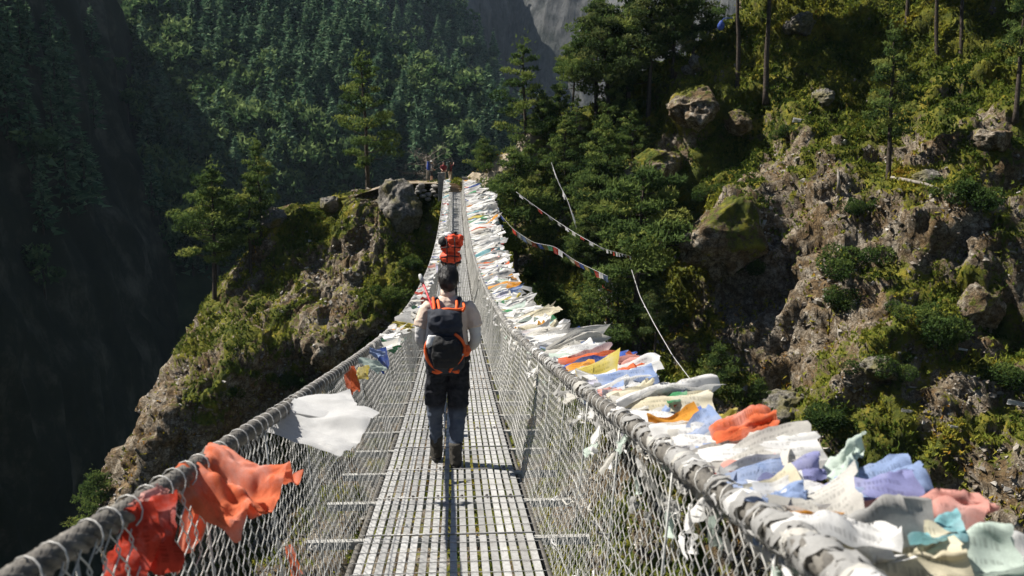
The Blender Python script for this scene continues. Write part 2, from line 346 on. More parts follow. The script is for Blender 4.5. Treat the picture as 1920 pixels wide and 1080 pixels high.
# the rocky spur under the far end, left of the bridge
SIL = [(858, 343), (740, 352), (665, 372), (600, 392), (500, 412), (430, 505), (350, 595), (290, 660), (250, 705), (175, 835), (172, 900), (205, 990), (190, 1100), (190, 1500), (190, 2600)]
SD = 80.0
sil = np.array([at(px, py, SD) for px, py in SIL]); sil[:, 0] -= BX
def spur():
    zt = sil[0, 2]; zs = np.concatenate([np.arange(zt, -36, -.19), np.arange(-36, -120, -2.5)])
    xl = np.interp(-zs, -sil[:, 2], sil[:, 0]); nt = 360
    t = np.linspace(0, 1, nt); Zg, T = np.meshgrid(zs, t, indexing='ij'); XL = np.repeat(xl[:, None], nt, 1)
    dep = zt-Zg
    A = 2.0+.80*np.minimum(dep, 14)+.10*np.maximum(dep-15, 0)+2.0*np.sin(np.clip(dep/18, 0, 1)*1.5)           # how far the face comes forward at each level
    a = T*1.0
    XL = XL*(1-.135*sstep(8, 17, dep)); X = XL+(14-XL)*a**1.45
    Yb = SD+3.0-.05*dep
    Yg = Yb-A*np.sin(np.clip(a*(1.5+4.0*sstep(9, 16, dep)), 0, 1)*math.pi/2)**.85*(1-.10*np.sin(X/4.3+.2*dep)*sstep(8, 16, dep))
    sl = sstep(9.5, 15, dep+1.2*np.sin(X*.9)); Yg = Yg+sl*np.minimum(.42*np.maximum(X-XL-.8, 0), 5.5)
    P = np.stack([X, Yg, Zg], -1); nr = grid_normals(P); nr *= -np.sign(nr[..., 1:2]+1e-9)
    calm = sstep(1.8, 5.0, np.abs(X-.5))*1.0
    d = 1.1*fbm(P/9, 3, 103)+.8*ridged(P/np.array([4.5, 4.5, 11.]), 3, 111)
    rock = .32*ridged(P/np.array([1.9, 1.9, 4.5])+.4*fbm(P/3, 2, 70)[..., None], 3, 121)
    blk = vnoise(P/np.array([1.3, 1.3, 3.6])+.35*fbm(P/2, 2, 5)[..., None], 109); rock += .36*(sstep(-.15, .0, blk)+sstep(.3, .42, blk)-1)
    rock += .24*fbm(P/.5, 3, 131)+.16*ridged(P/np.array([.8, .8, 1.]), 2, 135)
    cr = np.abs(vnoise(P/np.array([1.7, 1.7, 3.2])+.4*fbm(P/1.1, 2, 61)[..., None], 151)); rock -= .45*(1-sstep(0, .09, cr)); cr = np.abs(vnoise(P/.8+.4*fbm(P/.6, 2, 63)[..., None], 153)); rock -= .2*(1-sstep(0, .12, cr))
    edge = sstep(0, .10, T)*.7+.3; top = sstep(0, 2.5, dep)*.85+.15
    P = P+nr*((d*top*(.2+.8*calm)+rock*(.3+.7*calm)*top)*edge)[..., None]
    P[..., 2] += (1-calm)*(-1.5)*sstep(0, 4, dep)
    # top: lay a cap running back from the first row and the silhouette edge
    V = [P.reshape(-1, 3)]; F = [gridfaces(*X.shape)]
    E = np.concatenate([P[0, ::-1], P[1:, 0]]); back = [E]
    for k, (dy, dz) in enumerate(((2, -.1), (6, -.4), (14, -1.0), (30, -22), (50, -80))):
        q = E.copy(); q[:, 1] += dy; q[:, 2] += dz; q[:, 0] += (.05*dy)*(q[:, 0] < 0)
        q[:, 2] += .25*fbm(q/1.5, 3, 5); back.append(q)
    G = np.array(back); n0 = X.size; V.append(G.reshape(-1, 3)); F.append(gridfaces(*G.shape[:2])[:, ::-1]+n0)
    n2 = grid_normals(P); n2 *= -np.sign(n2[..., 1:2]+1e-9)
    ms = .47+.5*fbm(P/5.5, 4, 141)+.75*fbm(P/1.6, 4, 147)+.75*(n2[..., 2]-.38)-.012*np.maximum(dep-12, 0)
    for px, py, r, a in ((600, 410, 5, .4), (560, 430, 5, .3), (540, 720, 2.5, .5), (430, 745, 2, .5), (330, 820, 6, -.6), (250, 900, 6, -.6), (690, 460, 4, -.45), (640, 540, 4, -.3), (620, 600, 3, -.2), (500, 840, 5, -.3), (740, 540, 3, .5), (480, 560, 4, .15), (360, 600, 2, .4), (800, 400, 2.5, .5)):
        c = at(px, py, 72); q = np.exp(-((P-c)[..., [0, 2]]**2).sum(-1)/(2*(r*.7)**2)); ms = ms+a*q
    ms = np.concatenate([ms.ravel(), np.repeat(.62, G.size//3)])
    V = np.concatenate(V); F = np.concatenate(F)
    o = MB().add(V, F).build('rocky_spur', M['hill'], attrs={'moss': ms, 'pale': np.zeros(len(ms))})
    tag(o, 'mossy rock spur left of the bridge carrying its far end', 'cliff', kind='structure')
    SURF.append((V, F)); return V, F, ms, np.concatenate([n2.reshape(-1, 3), np.tile([0, 0, 1.], (G.size//3, 1))])
SPUR = spur()
def bvh_of(surfs):
    V = []; F = []; n = 0
    for v, f in surfs: V.append(v); F.append(f+n); n += len(v)
    return BVHTree.FromPolygons(np.concatenate(V).tolist(), np.concatenate(F).tolist())
NEAR = bvh_of(SURF)
def hit(px, py, tree=None):
    d = ray(px, py); h = (tree or NEAR).ray_cast(Vector((0, 0, 0)), Vector(d))
    return np.array(h[0]) if h[0] is not None else None
def drop(x, y, z=60, tree=None):
    h = (tree or NEAR).ray_cast(Vector((x, y, z)), Vector((0, 0, -1))); return h[0].z if h[0] is not None else None
def pxy(p):
    p = np.asarray(p, float); dz = p @ FWD; return 960+FPX*(p @ RGT)/dz, 540-FPX*(p @ UPV)/dz
def ppm(p): return FPX/float(np.asarray(p) @ FWD)        # photo pixels per metre at a point

# far land: sheets hung between a ridge and a foot line
def sheet(name, ridge, foot, mat, label, amp, sc, nu=160, nv=90, back=60, cliffy=0, seed=0):
    ridge = np.array(ridge); foot = np.array(foot); u = np.linspace(0, 1, nu); k = np.linspace(0, 1, len(ridge))
    A = np.stack([np.interp(u, k, ridge[:, i]) for i in range(3)], -1); B = np.stack([np.interp(u, k, foot[:, i]) for i in range(3)], -1)
    v = np.linspace(0, 1, nv)[None, :, None]; P = A[:, None]*(1-v)+B[:, None]*v
    nr = grid_normals(P); mid = nr.reshape(-1, 3).mean(0); cam = -P.reshape(-1, 3).mean(0)
    if mid @ cam < 0: nr = -nr
    d = amp*fbm(P/sc, 5, 201+seed)+(cliffy*ridged(P/np.array([sc*.5, sc*.5, sc*1.6]), 4, 211+seed) if cliffy else 0)
    P = P+nr*d[..., None]
    dirb = A.mean(0)*np.array([1, 1, 0]); dirb /= np.linalg.norm(dirb)
    Bk = P[:, :1]+dirb*back; Bk[..., 2] -= back*1.1; P = np.concatenate([Bk, P], 1)
    V = P.reshape(-1, 3); F = gridfaces(*P.shape[:2])
    o = MB().add(V, F).build(name, mat); tag(o, label, 'mountain', kind='structure'); return V, F
rid = [pol(px, py, r) for px, py, r in ((120, -110, 400), (300, -20, 395), (450, 10, 390), (600, 62, 385), (700, 105, 380), (780, 145, 375), (860, 190, 370), (940, 238, 365), (1000, 280, 360), (1100, 350, 350))]
ft = [pol(px, 1000, r)*np.array([1, 1, 0])+np.array([0, 0, -125]) for px, r in ((330, 215), (450, 215), (560, 215), (680, 220), (760, 225), (840, 230), (930, 235), (1010, 240), (1080, 240), (1150, 240))]
FOREST1 = sheet('forested_slope', rid, ft, M['forest'], 'forested mountainside behind the far end of the bridge', 7, 45, seed=1)
rid = [pol(px, py, r) for px, py, r in ((150, -260, 640), (500, -170, 630), (700, -110, 620), (800, -40, 610), (865, 50, 600), (915, 120, 600), (955, 220, 600), (1000, 330, 600))]
ft = [pol(px, 1000, r)*np.array([1, 1, 0])+np.array([0, 0, -125]) for px, r in ((480, 420), (650, 430), (760, 440), (860, 460), (930, 480), (980, 500), (1030, 520), (1080, 540))]
FOREST2 = sheet('forested_ridge', rid, ft, M['forest'], 'second forested ridge, higher and farther, behind the near forest slope', 10, 60, seed=2)
rid = [pol(px, py, r) for px, py, r in ((760, -60, 900), (860, -60, 960), (945, -70, 1150), (1000, -75, 1110), (1100, -85, 1000), (1250, -100, 860), (1500, -140, 760))]
ft = [p*np.array([.86, .86, 0])+np.array([0, 0, -150]) for p in rid]
sheet('far_cliff', rid, ft, M['cliff'], 'hazy grey rock face at the head of the gorge', 12, 110, 240, 200, 200, 18, 3)
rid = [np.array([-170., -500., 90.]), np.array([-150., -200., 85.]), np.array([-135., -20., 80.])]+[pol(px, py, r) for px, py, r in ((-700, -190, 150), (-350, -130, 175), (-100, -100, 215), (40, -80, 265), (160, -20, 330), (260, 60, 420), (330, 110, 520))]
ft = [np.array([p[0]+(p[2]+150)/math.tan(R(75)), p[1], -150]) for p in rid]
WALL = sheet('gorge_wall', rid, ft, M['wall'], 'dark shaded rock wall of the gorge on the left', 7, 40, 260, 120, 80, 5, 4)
g_ = MB().add(np.array([[-4000, -4000, -150], [4000, -4000, -150], [4000, 4000, -150], [-4000, 4000, -150.]]), [[0, 1, 2, 3]]).build('ground', M['forest'])
tag(g_, 'gorge floor far below the bridge', 'ground', kind='structure')
BF1 = bvh_of([FOREST1]); BF2 = bvh_of([FOREST2]); BW = bvh_of([WALL])

# ------------------------------------------------------------------ trees
def tufts(mb, C, ln, w, n=2, up=.5, tint=.5, m=0, r=None):
    """n little blades at every point of C (K,3)"""
    r = r or rng; K = len(C)
    if K == 0: return
    for _ in range(n):
        d = r.normal(size=(K, 3)); d[:, 2] += up; d /= np.linalg.norm(d, axis=1)[:, None]
        s = np.cross(d, r.normal(size=(K, 3))); s /= np.linalg.norm(s, axis=1)[:, None]+1e-9
        L = ln*r.uniform(.7, 1.3, (K, 1)); W = w*r.uniform(.7, 1.3, (K, 1))
        V = np.stack([C-s*W-d*L*.25, C+s*W-d*L*.25, C+d*L], 1).reshape(-1, 3)
        mb.add(V, np.arange(3*K).reshape(-1, 3), m, np.repeat(np.broadcast_to(tint, (K,)), 3))
def pine(seed, H, cb=.35, spread=.26, nl=34, puffs=3, dens=46, lean=.03, mat='needle', top=.35, dead=.0, size=1.0, flat=.45, name='pine_tree', blade=.20, thick=1.):
    r = np.random.default_rng(seed); root = empty(name)
    k = 12; z = np.linspace(0, 1, k); w = np.cumsum(r.normal(0, .008*H, (k, 2)), 0)*z[:, None]
    tp = np.stack([w[:, 0]+lean*H*z*r.choice([-1, 1]), w[:, 1], z*H], -1); tr = (H*.017*(1-z)**.8+.025)*thick
    tm = MB().add(*tube(np.vstack([tp[0]-[0, 0, .9], tp]), np.concatenate([[tr[0]*1.3], tr]), 7)); fm = MB()
    ga = r.uniform(0, 6)
    for i in range(nl):
        f = (i+.5)/nl; hz = cb+(.985-cb)*f**.9; az = ga+i*2.4+r.normal(0, .35)
        prof = (1-f)**.75*(.55+.45*min(1, f*5))+top*.25*(1-f)
        L = H*spread*prof*r.uniform(.65, 1.25)+.25
        base = np.array([np.interp(hz, z, tp[:, 0]), np.interp(hz, z, tp[:, 1]), hz*H])
        dr = np.array([math.cos(az), math.sin(az), r.uniform(-.10, .22)+.35*f])
        q = np.linspace(0, 1, 5)[:, None]; lp = base+dr*L*q+np.array([0, 0, 1])*(-.12*L*q*(1-q)*2+.10*L*q**2)
        tm.add(*tube(lp, np.linspace(.03+.006*L, .012, 5), 4))
        if r.random() < dead: continue
        tb = r.uniform(.15, .75)
        for j in range(puffs):
            s = .45+.6*(j+r.uniform(.1, .9))/puffs
            c = lp[0]+(lp[-1]-lp[0])*s+r.normal(0, .12*L, 3)*np.array([1, 1, .45]); c[2] += .05*L
            rad = (.30*L+.22)*r.uniform(.75, 1.2)*size
            n = max(8, int(dens*min(2.2, (rad/.7)**1.6)))
            u = r.normal(size=(n, 3)); u /= np.linalg.norm(u, axis=1)[:, None]; u *= r.uniform(.45, 1.0, (n, 1))**.6; u[:, 2] *= flat
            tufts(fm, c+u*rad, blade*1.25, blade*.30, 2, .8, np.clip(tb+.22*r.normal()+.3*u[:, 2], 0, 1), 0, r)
    n = int(dens*1.2); c = tp[-1]+r.normal(0, .10*H*spread+.1, (n, 3))*np.array([1, 1, 1.3])
    tufts(fm, c, blade*1.2, blade*.3, 2, 1., .6, 0, r)
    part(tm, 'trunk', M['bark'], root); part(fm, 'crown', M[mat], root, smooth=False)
    root['H'] = H; return root
def conifer(seed, H, mat='spruce', name='forest_conifer', n=260, wide=.24, blade=.9):
    """a far conifer: a few pixels tall, one mesh"""
    r = np.random.default_rng(seed); mb = MB()
    mb.add(*tube([[0, 0, -1], [0, 0, H*.9]], [.25, .06], 4, False), 1)
    f = r.random(n)**.8; lay = np.floor(f*11)/11+.02; zz = (.08+.92*(lay+.05*r.normal(size=n)))*H
    rad = H*wide*(1-lay)**.8*r.uniform(.3, 1.1, n)*(.8+.4*r.random(n)); az = r.uniform(0, 6.3, n)
    C = np.stack([rad*np.cos(az), rad*np.sin(az), zz-.25*rad], -1)
    d = np.stack([np.cos(az), np.sin(az), r.uniform(-.35, .25, n)], -1)+r.normal(0, .3, (n, 3)); d /= np.linalg.norm(d, axis=1)[:, None]
    s = np.cross(d, r.normal(size=(n, 3))); s /= np.linalg.norm(s, axis=1)[:, None]
    L = blade*(1.25-.7*f)[:, None]*r.uniform(.7, 1.3, (n, 1))
    V = np.stack([C-s*L*.42-d*L*.5, C+s*L*.42-d*L*.5, C+d*L*1.1], 1).reshape(-1, 3)
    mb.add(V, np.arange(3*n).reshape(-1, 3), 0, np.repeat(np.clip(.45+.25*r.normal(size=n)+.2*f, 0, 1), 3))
    tufts(mb, np.array([[0, 0, H*.97]]*6), 1., .2, 1, 2., .6, 0, r)
    return mb.mesh(name, [M[mat], M['bark']], False)
def roundtree(seed, H, mat='broad', n=300):
    r = np.random.default_rng(seed); mb = MB(); mb.add(*tube([[0, 0, -1], [0, 0, H*.7]], [.3, .1], 4, False), 1)
    for k in range(9):
        c = np.array([*(r.normal(0, .2*H, 2)), H*r.uniform(.35, .85)]); rr = H*r.uniform(.14, .24); m_ = n//9
        u = r.normal(size=(m_, 3)); u /= np.linalg.norm(u, axis=1)[:, None]
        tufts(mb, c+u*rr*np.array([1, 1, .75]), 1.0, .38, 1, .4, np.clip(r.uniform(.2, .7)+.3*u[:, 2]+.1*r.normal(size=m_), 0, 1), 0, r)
    return mb.mesh('forest_tree', [M[mat], M['bark']], False)
def drop_tree(proto, p, h, label, group=None, cat='pine tree', first=set(), lean=(0, 0)):
    o = proto if proto.name not in first else copy_tree(proto); first.add(proto.name)
    s = h/proto['H']; o.location = [float(v) for v in p]; o.scale = (s, s, s); o.rotation_euler = (lean[0], lean[1], random.uniform(0, 6.28))
    for k in ('group',):
        if k in o: del o[k]
    return tag(o, label, cat, group)
PT = {'tall': pine(1, 12, .30, .25, 40), 'wide': pine(2, 10, .42, .34, 34, dens=50, size=.85), 'bare': pine(3, 14, .50, .20, 26, thick=.75),
      'full': pine(4, 9, .12, .27, 46, size=.85), 'thin': pine(5, 10, .30, .14, 26, puffs=2), 'small': pine(6, 5, .08, .34, 34, dens=40, blade=.16), 'layered': pine(8, 11, .20, .21, 30, puffs=3, dens=40, flat=.42, size=.85), 'tall2': pine(9, 12, .35, .23, 36, mat='needle_dark'),
      'full2': pine(11, 9, .18, .29, 42, puffs=4, size=.8)}
def tree_px(kind, bx, by, ty, label, group=None, Y=None, lean=(0, 0), sink=.3):
    p = hit(bx, by) if Y is None else at(bx, by, Y)
    if p is None: print('MISS tree', bx, by, label); return None
    d0 = pol(bx, ty, math.hypot(p[0], p[1])); h = d0[2]-p[2]
    return drop_tree(PT[kind], p-np.array([0, 0, sink]), h+sink, label, group, lean=lean)
tree_px('layered', 985, 338, 85, 'tall ragged pine on the pale path crest above the far right end of the bridge')
tree_px('wide', 1073, 228, 78, 'dark flat-topped pine with a thick trunk standing right of the crest pine')
tree_px('tall', 1118, 222, 0, 'tall straight pine behind the dark flat-topped pine, its top leaving the frame')
tree_px('tall2', 1142, 262, 5, 'pine with a pale grey lower trunk in the upper wood')
tree_px('tall', 1180, 250, -30, 'tall pine in the middle of the upper wood with bare lower branches')
tree_px('tall2', 1215, 215, -40, 'tall dark pine at the right edge of the upper wood')
tree_px('full', 1262, 120, -60, 'dense dark pine at the top of the green slope, leftmost of the slope pines')
tree_px('full2', 1300, 110, -80, 'dense dark pine on the skyline right of the leftmost slope pine')
tree_px('bare', 1383, 150, -190, 'slim bare-trunked pine with a blue bag caught in its branches')
tree_px('bare', 1436, 162, -230, 'thicker bare-trunked pine, right neighbour of the pine with the blue bag', lean=(.0, .03))
tree_px('thin', 1666, 335, 62, 'small thin pine with a bare lower trunk on the open scree slope')
tree_px('bare', 1698, 66, -230, 'bare-trunked pine at the top edge above the thin scree pine')
tree_px('bare', 1757, 92, -210, 'leaning bare-trunked pine at the upper right', lean=(0, .09))
tree_px('bare', 1802, 102, -200, 'dark upright bare-trunked pine right of the leaning one')
tree_px('thin', 1906, 196, -60, 'pine with a crooked pale trunk at the right edge of the photo', lean=(0, .05))
tree_px('wide', 1190, 668, 318, 'large broad pine with a long bare trunk in the middle of the right slope')
tree_px('tall', 968, 545, 285, 'straight pine close right of the bridge with white cloth in its crown')
tree_px('full', 1135, 415, 225, 'bushy pine in the wooded hollow under the upper wood')
tree_px('full2', 1240, 480, 295, 'bushy bright green pine at the edge of the rocky knob')
tree_px('full', 1060, 372, 225, 'bushy pine below the thick-trunked dark pine')
tree_px('full2', 1035, 425, 335, 'low bushy pine beside the pale path')
tree_px('small', 910, 322, 262, 'small pine on the crest left of the pale path')
tree_px('small', 1345, 735, 650, 'low green pine bush behind the flags on the right rail')
tree_px('small', 1425, 760, 712, 'smaller green pine bush right of the low pine bush')
tree_px('layered', 690, 368, 108, 'tall lone pine on the spur crest left of the bridge end', Y=93)
tree_px('tall', 402, 560, 318, 'broad pine on the left edge of the spur, nearest the dark gorge')
tree_px('thin', 470, 512, 330, 'slender pine right beside the broad pine on the spur edge')
tree_px('thin', 492, 470, 268, 'taller slender pine with a tufted top on the spur edge', Y=80)
tree_px('small', 196, 1000, 890, 'small pine clinging to the lower left corner of the spur')
tree_px('small', 192, 1075, 1000, 'lowest small pine at the bottom left of the spur')
# unnamed pines that fill the wooded hollow
k = 0; tries = 0
while k < 24 and tries < 900:
    tries += 1; px = random.uniform(905, 1275); py = random.uniform(235, 690)
    if px < 965+max(0, py-380)*.38 and py > 360: continue
    if px > 1235 and py > 380: continue
    if py < 240+max(0, (1050-px))*.5 or (px < 1010 and py < 360): continue
    p = hit(px, py)
    if p is None: continue
    s = random.uniform(2.6, 6.0); kind = random.choice(['full', 'full2', 'small', 'layered', 'tall2', 'full', 'wide'])
    drop_tree(PT[kind], p-np.array([0, 0, .2]), s, 'green pine crowded among others in the wooded hollow right of the bridge', 'pines in the wooded hollow'); k += 1
for i in range(5):
    px = random.uniform(1110, 1270); py = 30+(1330-px)*.75+random.uniform(-60, 30); p = hit(px, max(py, 8))
    if p is not None: drop_tree(PT[random.choice(['tall', 'tall2', 'full', 'full2'])], p, random.uniform(5, 9), 'tall dark pine packed in the upper wood on the skyline', 'pines of the upper wood')

# far forest: the 300 that show largest are trees of their own, the rest one mass
CON = [conifer(50+i, 13, 'spruce', n=340) for i in range(4)]+[roundtree(60+i, 10, n=380) for i in range(3)]
def forest(bv, n, poly, label, group, hr, big, stuffname, stufflabel, seed, round_frac=.04):
    r = np.random.default_rng(seed); pts = []; t = 0
    while len(pts) < n and t < n*30:
        t += 1; px, py = r.uniform(poly[0], poly[1]), r.uniform(poly[2], poly[3]); p = hit(px, py, bv)
        if p is None: continue
        q = hit(px, py)
        if q is not None and np.linalg.norm(q) < np.linalg.norm(p): 
            if hit(px, py-30) is not None: continue
        pts.append(p)
    pts.sort(key=lambda p: np.linalg.norm(p)); mb = MB(); ms = [None]*7
    for i, p in enumerate(pts):
        c = r.integers(4, 7) if fbm(p[None]/60, 2, 9)[0]+r.normal()*.25 > .35-round_frac else r.integers(0, 4); me = CON[c]; s = r.uniform(*hr)/12; a = r.uniform(0, 6.28)
        if i < big:
            o = bpy.data.objects.new('forest_tree' if c > 3 else 'forest_conifer', me); COL.objects.link(o); o.location = p.tolist(); o.scale = (s, s, s*r.uniform(.9, 1.25)); o.rotation_euler = (0, 0, a)
            tag(o, (label[1] if c > 3 else label[0]), 'tree', group[1] if c > 3 else group[0])
        else:
            if ms[c] is None:
                v = np.empty(len(me.vertices)*3, np.float32); me.vertices.foreach_get('co', v); tn = np.empty(len(me.vertices), np.float32); me.attributes['tint'].data.foreach_get('value', tn)
                mi = [q.material_index for q in me.polygons]; F = [list(q.vertices) for q in me.polygons]
                ms[c] = (v.reshape(-1, 3), np.array([f for f in F if len(f) == 3]), tn)
            v, F, tn = ms[c]; R_ = np.array([[math.cos(a), -math.sin(a), 0], [math.sin(a), math.cos(a), 0], [0, 0, 1]])
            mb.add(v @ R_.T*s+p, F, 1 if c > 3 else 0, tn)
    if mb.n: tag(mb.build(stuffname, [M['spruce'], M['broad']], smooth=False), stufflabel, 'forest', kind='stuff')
forest(BF1, 760, (270, 990, -20, 520), ('blue-green conifer on the hazy slope behind the spur', 'olive round-crowned tree on the hazy slope behind the spur'), ('conifers on the near forest slope', 'round trees on the near forest slope'), (12, 21), 225, 'distant_wood', 'dense mixed wood filling the hazy slope behind the spur', 5)
forest(BF2, 520, (280, 1000, -20, 330), ('dark conifer on the farther, higher forest ridge', 'round tree on the farther, higher forest ridge'), ('conifers on the far ridge', 'round trees on the far ridge'), (15, 24), 30, 'distant_ridge_wood', 'dark wood covering the farther ridge near the top of the photo', 6)
forest(BW, 26, (-20, 300, -20, 560), ('dim tree clinging to the black gorge wall', 'dim round tree clinging to the black gorge wall'), ('trees on the dark gorge wall', 'round trees on the dark gorge wall'), (9, 15), 40, 'gorge_wall_growth', 'dim scattered growth on the shaded gorge wall', 8)

# ground cover of the slopes
def cover(S, n, name, label, ln, seed, tall=.75):
    V, F, ms, nr = S; r = np.random.default_rng(seed); c = V[F].mean(1); m = ms[F].mean(1); nn = nr[F[:, 0]]
    a = np.linalg.norm(np.cross(V[F[:, 2]]-V[F[:, 0]], V[F[:, 3]]-V[F[:, 1]]), axis=1)
    px, py = pxy(c); dist = np.linalg.norm(c, axis=1)
    ok = (px > -250) & (px < 2200) & (py > -250) & (py < 1400) & (c[:, 1] > 5)
    cl = fbm(c/1.1, 3, 301)
    w = np.where(ok, a*np.clip((m-.42+.25*cl)*3.2, .09, 1)*(.2+.8*sstep(-.35, .35, cl)), 0); w /= w.sum()
    i = r.choice(len(F), n, p=w); u, v = r.random((n, 1)), r.random((n, 1)); q = V[F[i]]
    P = q[:, 0]*(1-u)*(1-v)+q[:, 1]*u*(1-v)+q[:, 2]*u*v+q[:, 3]*(1-u)*v
    P = P+nn[i]*(.04+tall*np.clip(fbm(P/.9, 2, 307)[:, None]+.2, 0, 1)*r.random((n, 1)))
    t = .40+.25*(1-np.clip((m[i]-.3)*3, 0, 1))+.55*fbm(P/5, 3, 311)+.35*fbm(P/1.2, 2, 317)+.09*r.normal(size=n)
    mb = MB(); tufts(mb, P, ln, ln*.32, 2, .9, np.clip(t, 0, 1), 0, r)
    tag(mb.build(name, M['shrub'], smooth=False), label, 'ground cover', kind='stuff')
cover(HILL, 270000, 'ground_cover', 'low green and rusty scrub growing over the right hillside', .21, 21)
cover(SPUR, 120000, 'ground_cover', 'low green and yellow scrub growing over the rock spur left of the bridge', .19, 22, .45)

# broken stones lying in the bare parts of the slopes
def rubble(S, n, label, seed, lo, hi):
    V, F, ms, nr = S; r = np.random.default_rng(seed); c = V[F].mean(1); m = ms[F].mean(1); px, py = pxy(c)
    a = np.linalg.norm(np.cross(V[F[:, 2]]-V[F[:, 0]], V[F[:, 3]]-V[F[:, 1]]), axis=1); cl = fbm(c/2.6, 3, 401)
    ok = (px > -200) & (px < 2150) & (py > -200) & (py < 1300) & (c[:, 1] > 18)
    w = np.where(ok, a*np.clip((.62-m)*3, .02, 1)*(.08+sstep(-.1, .4, cl)), 0); w /= w.sum(); i = r.choice(len(F), n, p=w)
    P = V[F[i]]; u = r.random((n, 1)); P = P[:, 0]*(1-u)+P[:, 2]*u+nr[F[i, 0]]*.0
    B = np.array([[-1, -1, -1], [1, -1, -1], [1, 1, -1], [-1, 1, -1], [-1, -1, 1], [1, -1, 1], [1, 1, 1], [-1, 1, 1]])*.5
    sz = lo+(hi-lo)*r.random((n, 1, 1))**2.6; Q = (B[None]*(1+1.3*(r.random((n, 8, 3))-.5)))*r.uniform(.35, 1.5, (n, 1, 3))*sz
    A = r.normal(size=(n, 3, 3)); A = np.linalg.qr(A)[0]; Q = np.einsum('nij,nkj->nki', A, Q)*np.array([1, 1, .8])+P[:, None]
    f = np.array([[3, 2, 1, 0], [4, 5, 6, 7], [0, 1, 5, 4], [1, 2, 6, 5], [2, 3, 7, 6], [3, 0, 4, 7]]); Fq = (f[None]+(np.arange(n)*8)[:, None, None]).reshape(-1, 4)
    tag(MB().add(Q.reshape(-1, 3), Fq, 0, np.repeat(r.random(n), 8)).build('rubble', M['stone_bit'], smooth=False), label, 'rubble', kind='stuff')
rubble(HILL, 30000, 'small broken stones strewn over the bare rock of the right hillside', 51, .06, .24)
rubble(SPUR, 9000, 'small broken stones strewn over the bare rock of the left spur', 52, .05, .24)

# bushes
def bush(seed, n=2600):
    r = np.random.default_rng(seed); root = empty('bush'); mb = MB(); st = MB()
    for k in range(11):
        c = np.array([*r.normal(0, .38, 2), r.uniform(.15, .7)]); rr = r.uniform(.25, .42)
        u = r.normal(size=(n//11, 3)); u /= np.linalg.norm(u, axis=1)[:, None]; u *= r.uniform(.5, 1, (n//11, 1))**.5
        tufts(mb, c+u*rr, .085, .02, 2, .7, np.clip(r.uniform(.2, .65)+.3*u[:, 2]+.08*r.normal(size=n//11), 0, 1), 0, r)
        st.add(*tube([[0, 0, -.3], c*.5, c], [.03, .02, .008], 4))
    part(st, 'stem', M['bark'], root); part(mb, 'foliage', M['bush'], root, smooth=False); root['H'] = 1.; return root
BU = [bush(31), bush(32), bush(33)]
for i, (px, py, h, lab) in enumerate(((1050, 570, 3.2, 'big olive bush beside the right rail flags'), (1000, 520, 2.0, 'olive bush behind the straight pine near the rail'), (1085, 620, 2.2, 'dark bush at the foot of the flagged snag'), (740, 560, 2.2, 'green bush on the spur close to the left rail'), (770, 500, 1.8, 'green bush under the bridge end on the spur'), (790, 390, 1.8, 'yellow-green bush beside the stone gatepost'),
        (1340, 365, 1.8, 'yellowing bush on top of the rocky knob'), (1290, 395, 1.6, 'bright green bush left of the yellowing knob bush'), (1400, 500, 2.0, 'dark bush growing on the face of the rocky knob'), (1600, 500, 2.6, 'dark green bush in the middle of the scree'), (1580, 570, 2.0, 'olive bush below the dark scree bush'), (1770, 640, 3.0, 'large round green bush on the right slope'), (1720, 600, 2.0, 'bush left of the large round green bush'),
        (1550, 790, 2.2, 'olive bush at the bottom of the slope above the flags'), (1800, 380, 2.6, 'dark grassy bush on the upper right slope'), (1660, 690, 1.8, 'small bush on the lower right slope'), (1880, 720, 2.2, 'bush at the lower right edge of the photo'), (1610, 390, 1.5, 'grassy tussock under the thin scree pine'), (1480, 250, 1.4, 'green bush below the grey slab boulder'), (545, 720, 1.6, 'yellow bush above the left rail on the spur'), (430, 740, 1.3, 'yellow tuft on the spur cliff edge'), (175, 950, 2.4, 'yellow bush hanging at the lower left edge of the spur'))):
    p = hit(px, py)
    if p is None: print('MISS bush', px, py); continue
    o = BU[i] if i < 3 else copy_tree(BU[i % 3]); o.location = (p-np.array([0, 0, .25])).tolist(); q = h*.62; o.scale = (q*1.25, q*1.25, q); o.rotation_euler = (0, 0, i*1.3); tag(o, lab, 'bush')
# boulders
def boulder(px, py, s, label, seed, sc=(1, 1, .8), Y=None, brown=0):
    p = hit(px, py) if Y is None else at(px, py, Y)
    if p is None: print('MISS boulder', px, py); return
    V, F = ball((0, 0, 0), 1, 64, 90); n = V/np.linalg.norm(V, axis=1)[:, None]
    q = 1+.30*fbm(n*1.3+seed, 3, seed)+.16*ridged(n*2.2+seed, 3, seed+3); b = vnoise(n*2.1+seed, seed+5); q = q-.14*(sstep(0, .08, b))+.05*fbm(n*6, 3, seed)
    for k in range(7):
        a = np.random.default_rng(seed*10+k).normal(size=3); a /= np.linalg.norm(a); d = n@a*q; q = np.where(d > .72, q*(.72+.12*(d-.72))/np.maximum(d, .01), q)
    B = n*q[:, None]*np.array(sc)*s; B = B+n*(.20*ridged(B/1.1+seed, 3, seed)+.10*fbm(B/.35+seed, 3, seed+1))[:, None]*min(1, s/1.5)
    o = MB().add(B, F).build('boulder', M['hill'] if brown else M['boulder'], attrs={'moss': .30+.45*n[:, 2]*.6+.55*fbm(B/1.4+seed, 3, seed+2)+brown-1, 'pale': 0*q}); o.location = p.tolist(); o.rotation_euler = (0, 0, seed); tag(o, label, 'boulder')
boulder(1362, 445, 2.5, 'big brown overhanging boulder, the rocky knob in the middle of the right slope', 1, (1.2, 1, .95), brown=1.1)
boulder(1300, 205, 1.9, 'brown rounded boulder at the top of the dark ravine', 2, (1.1, 1, .8), brown=1.)
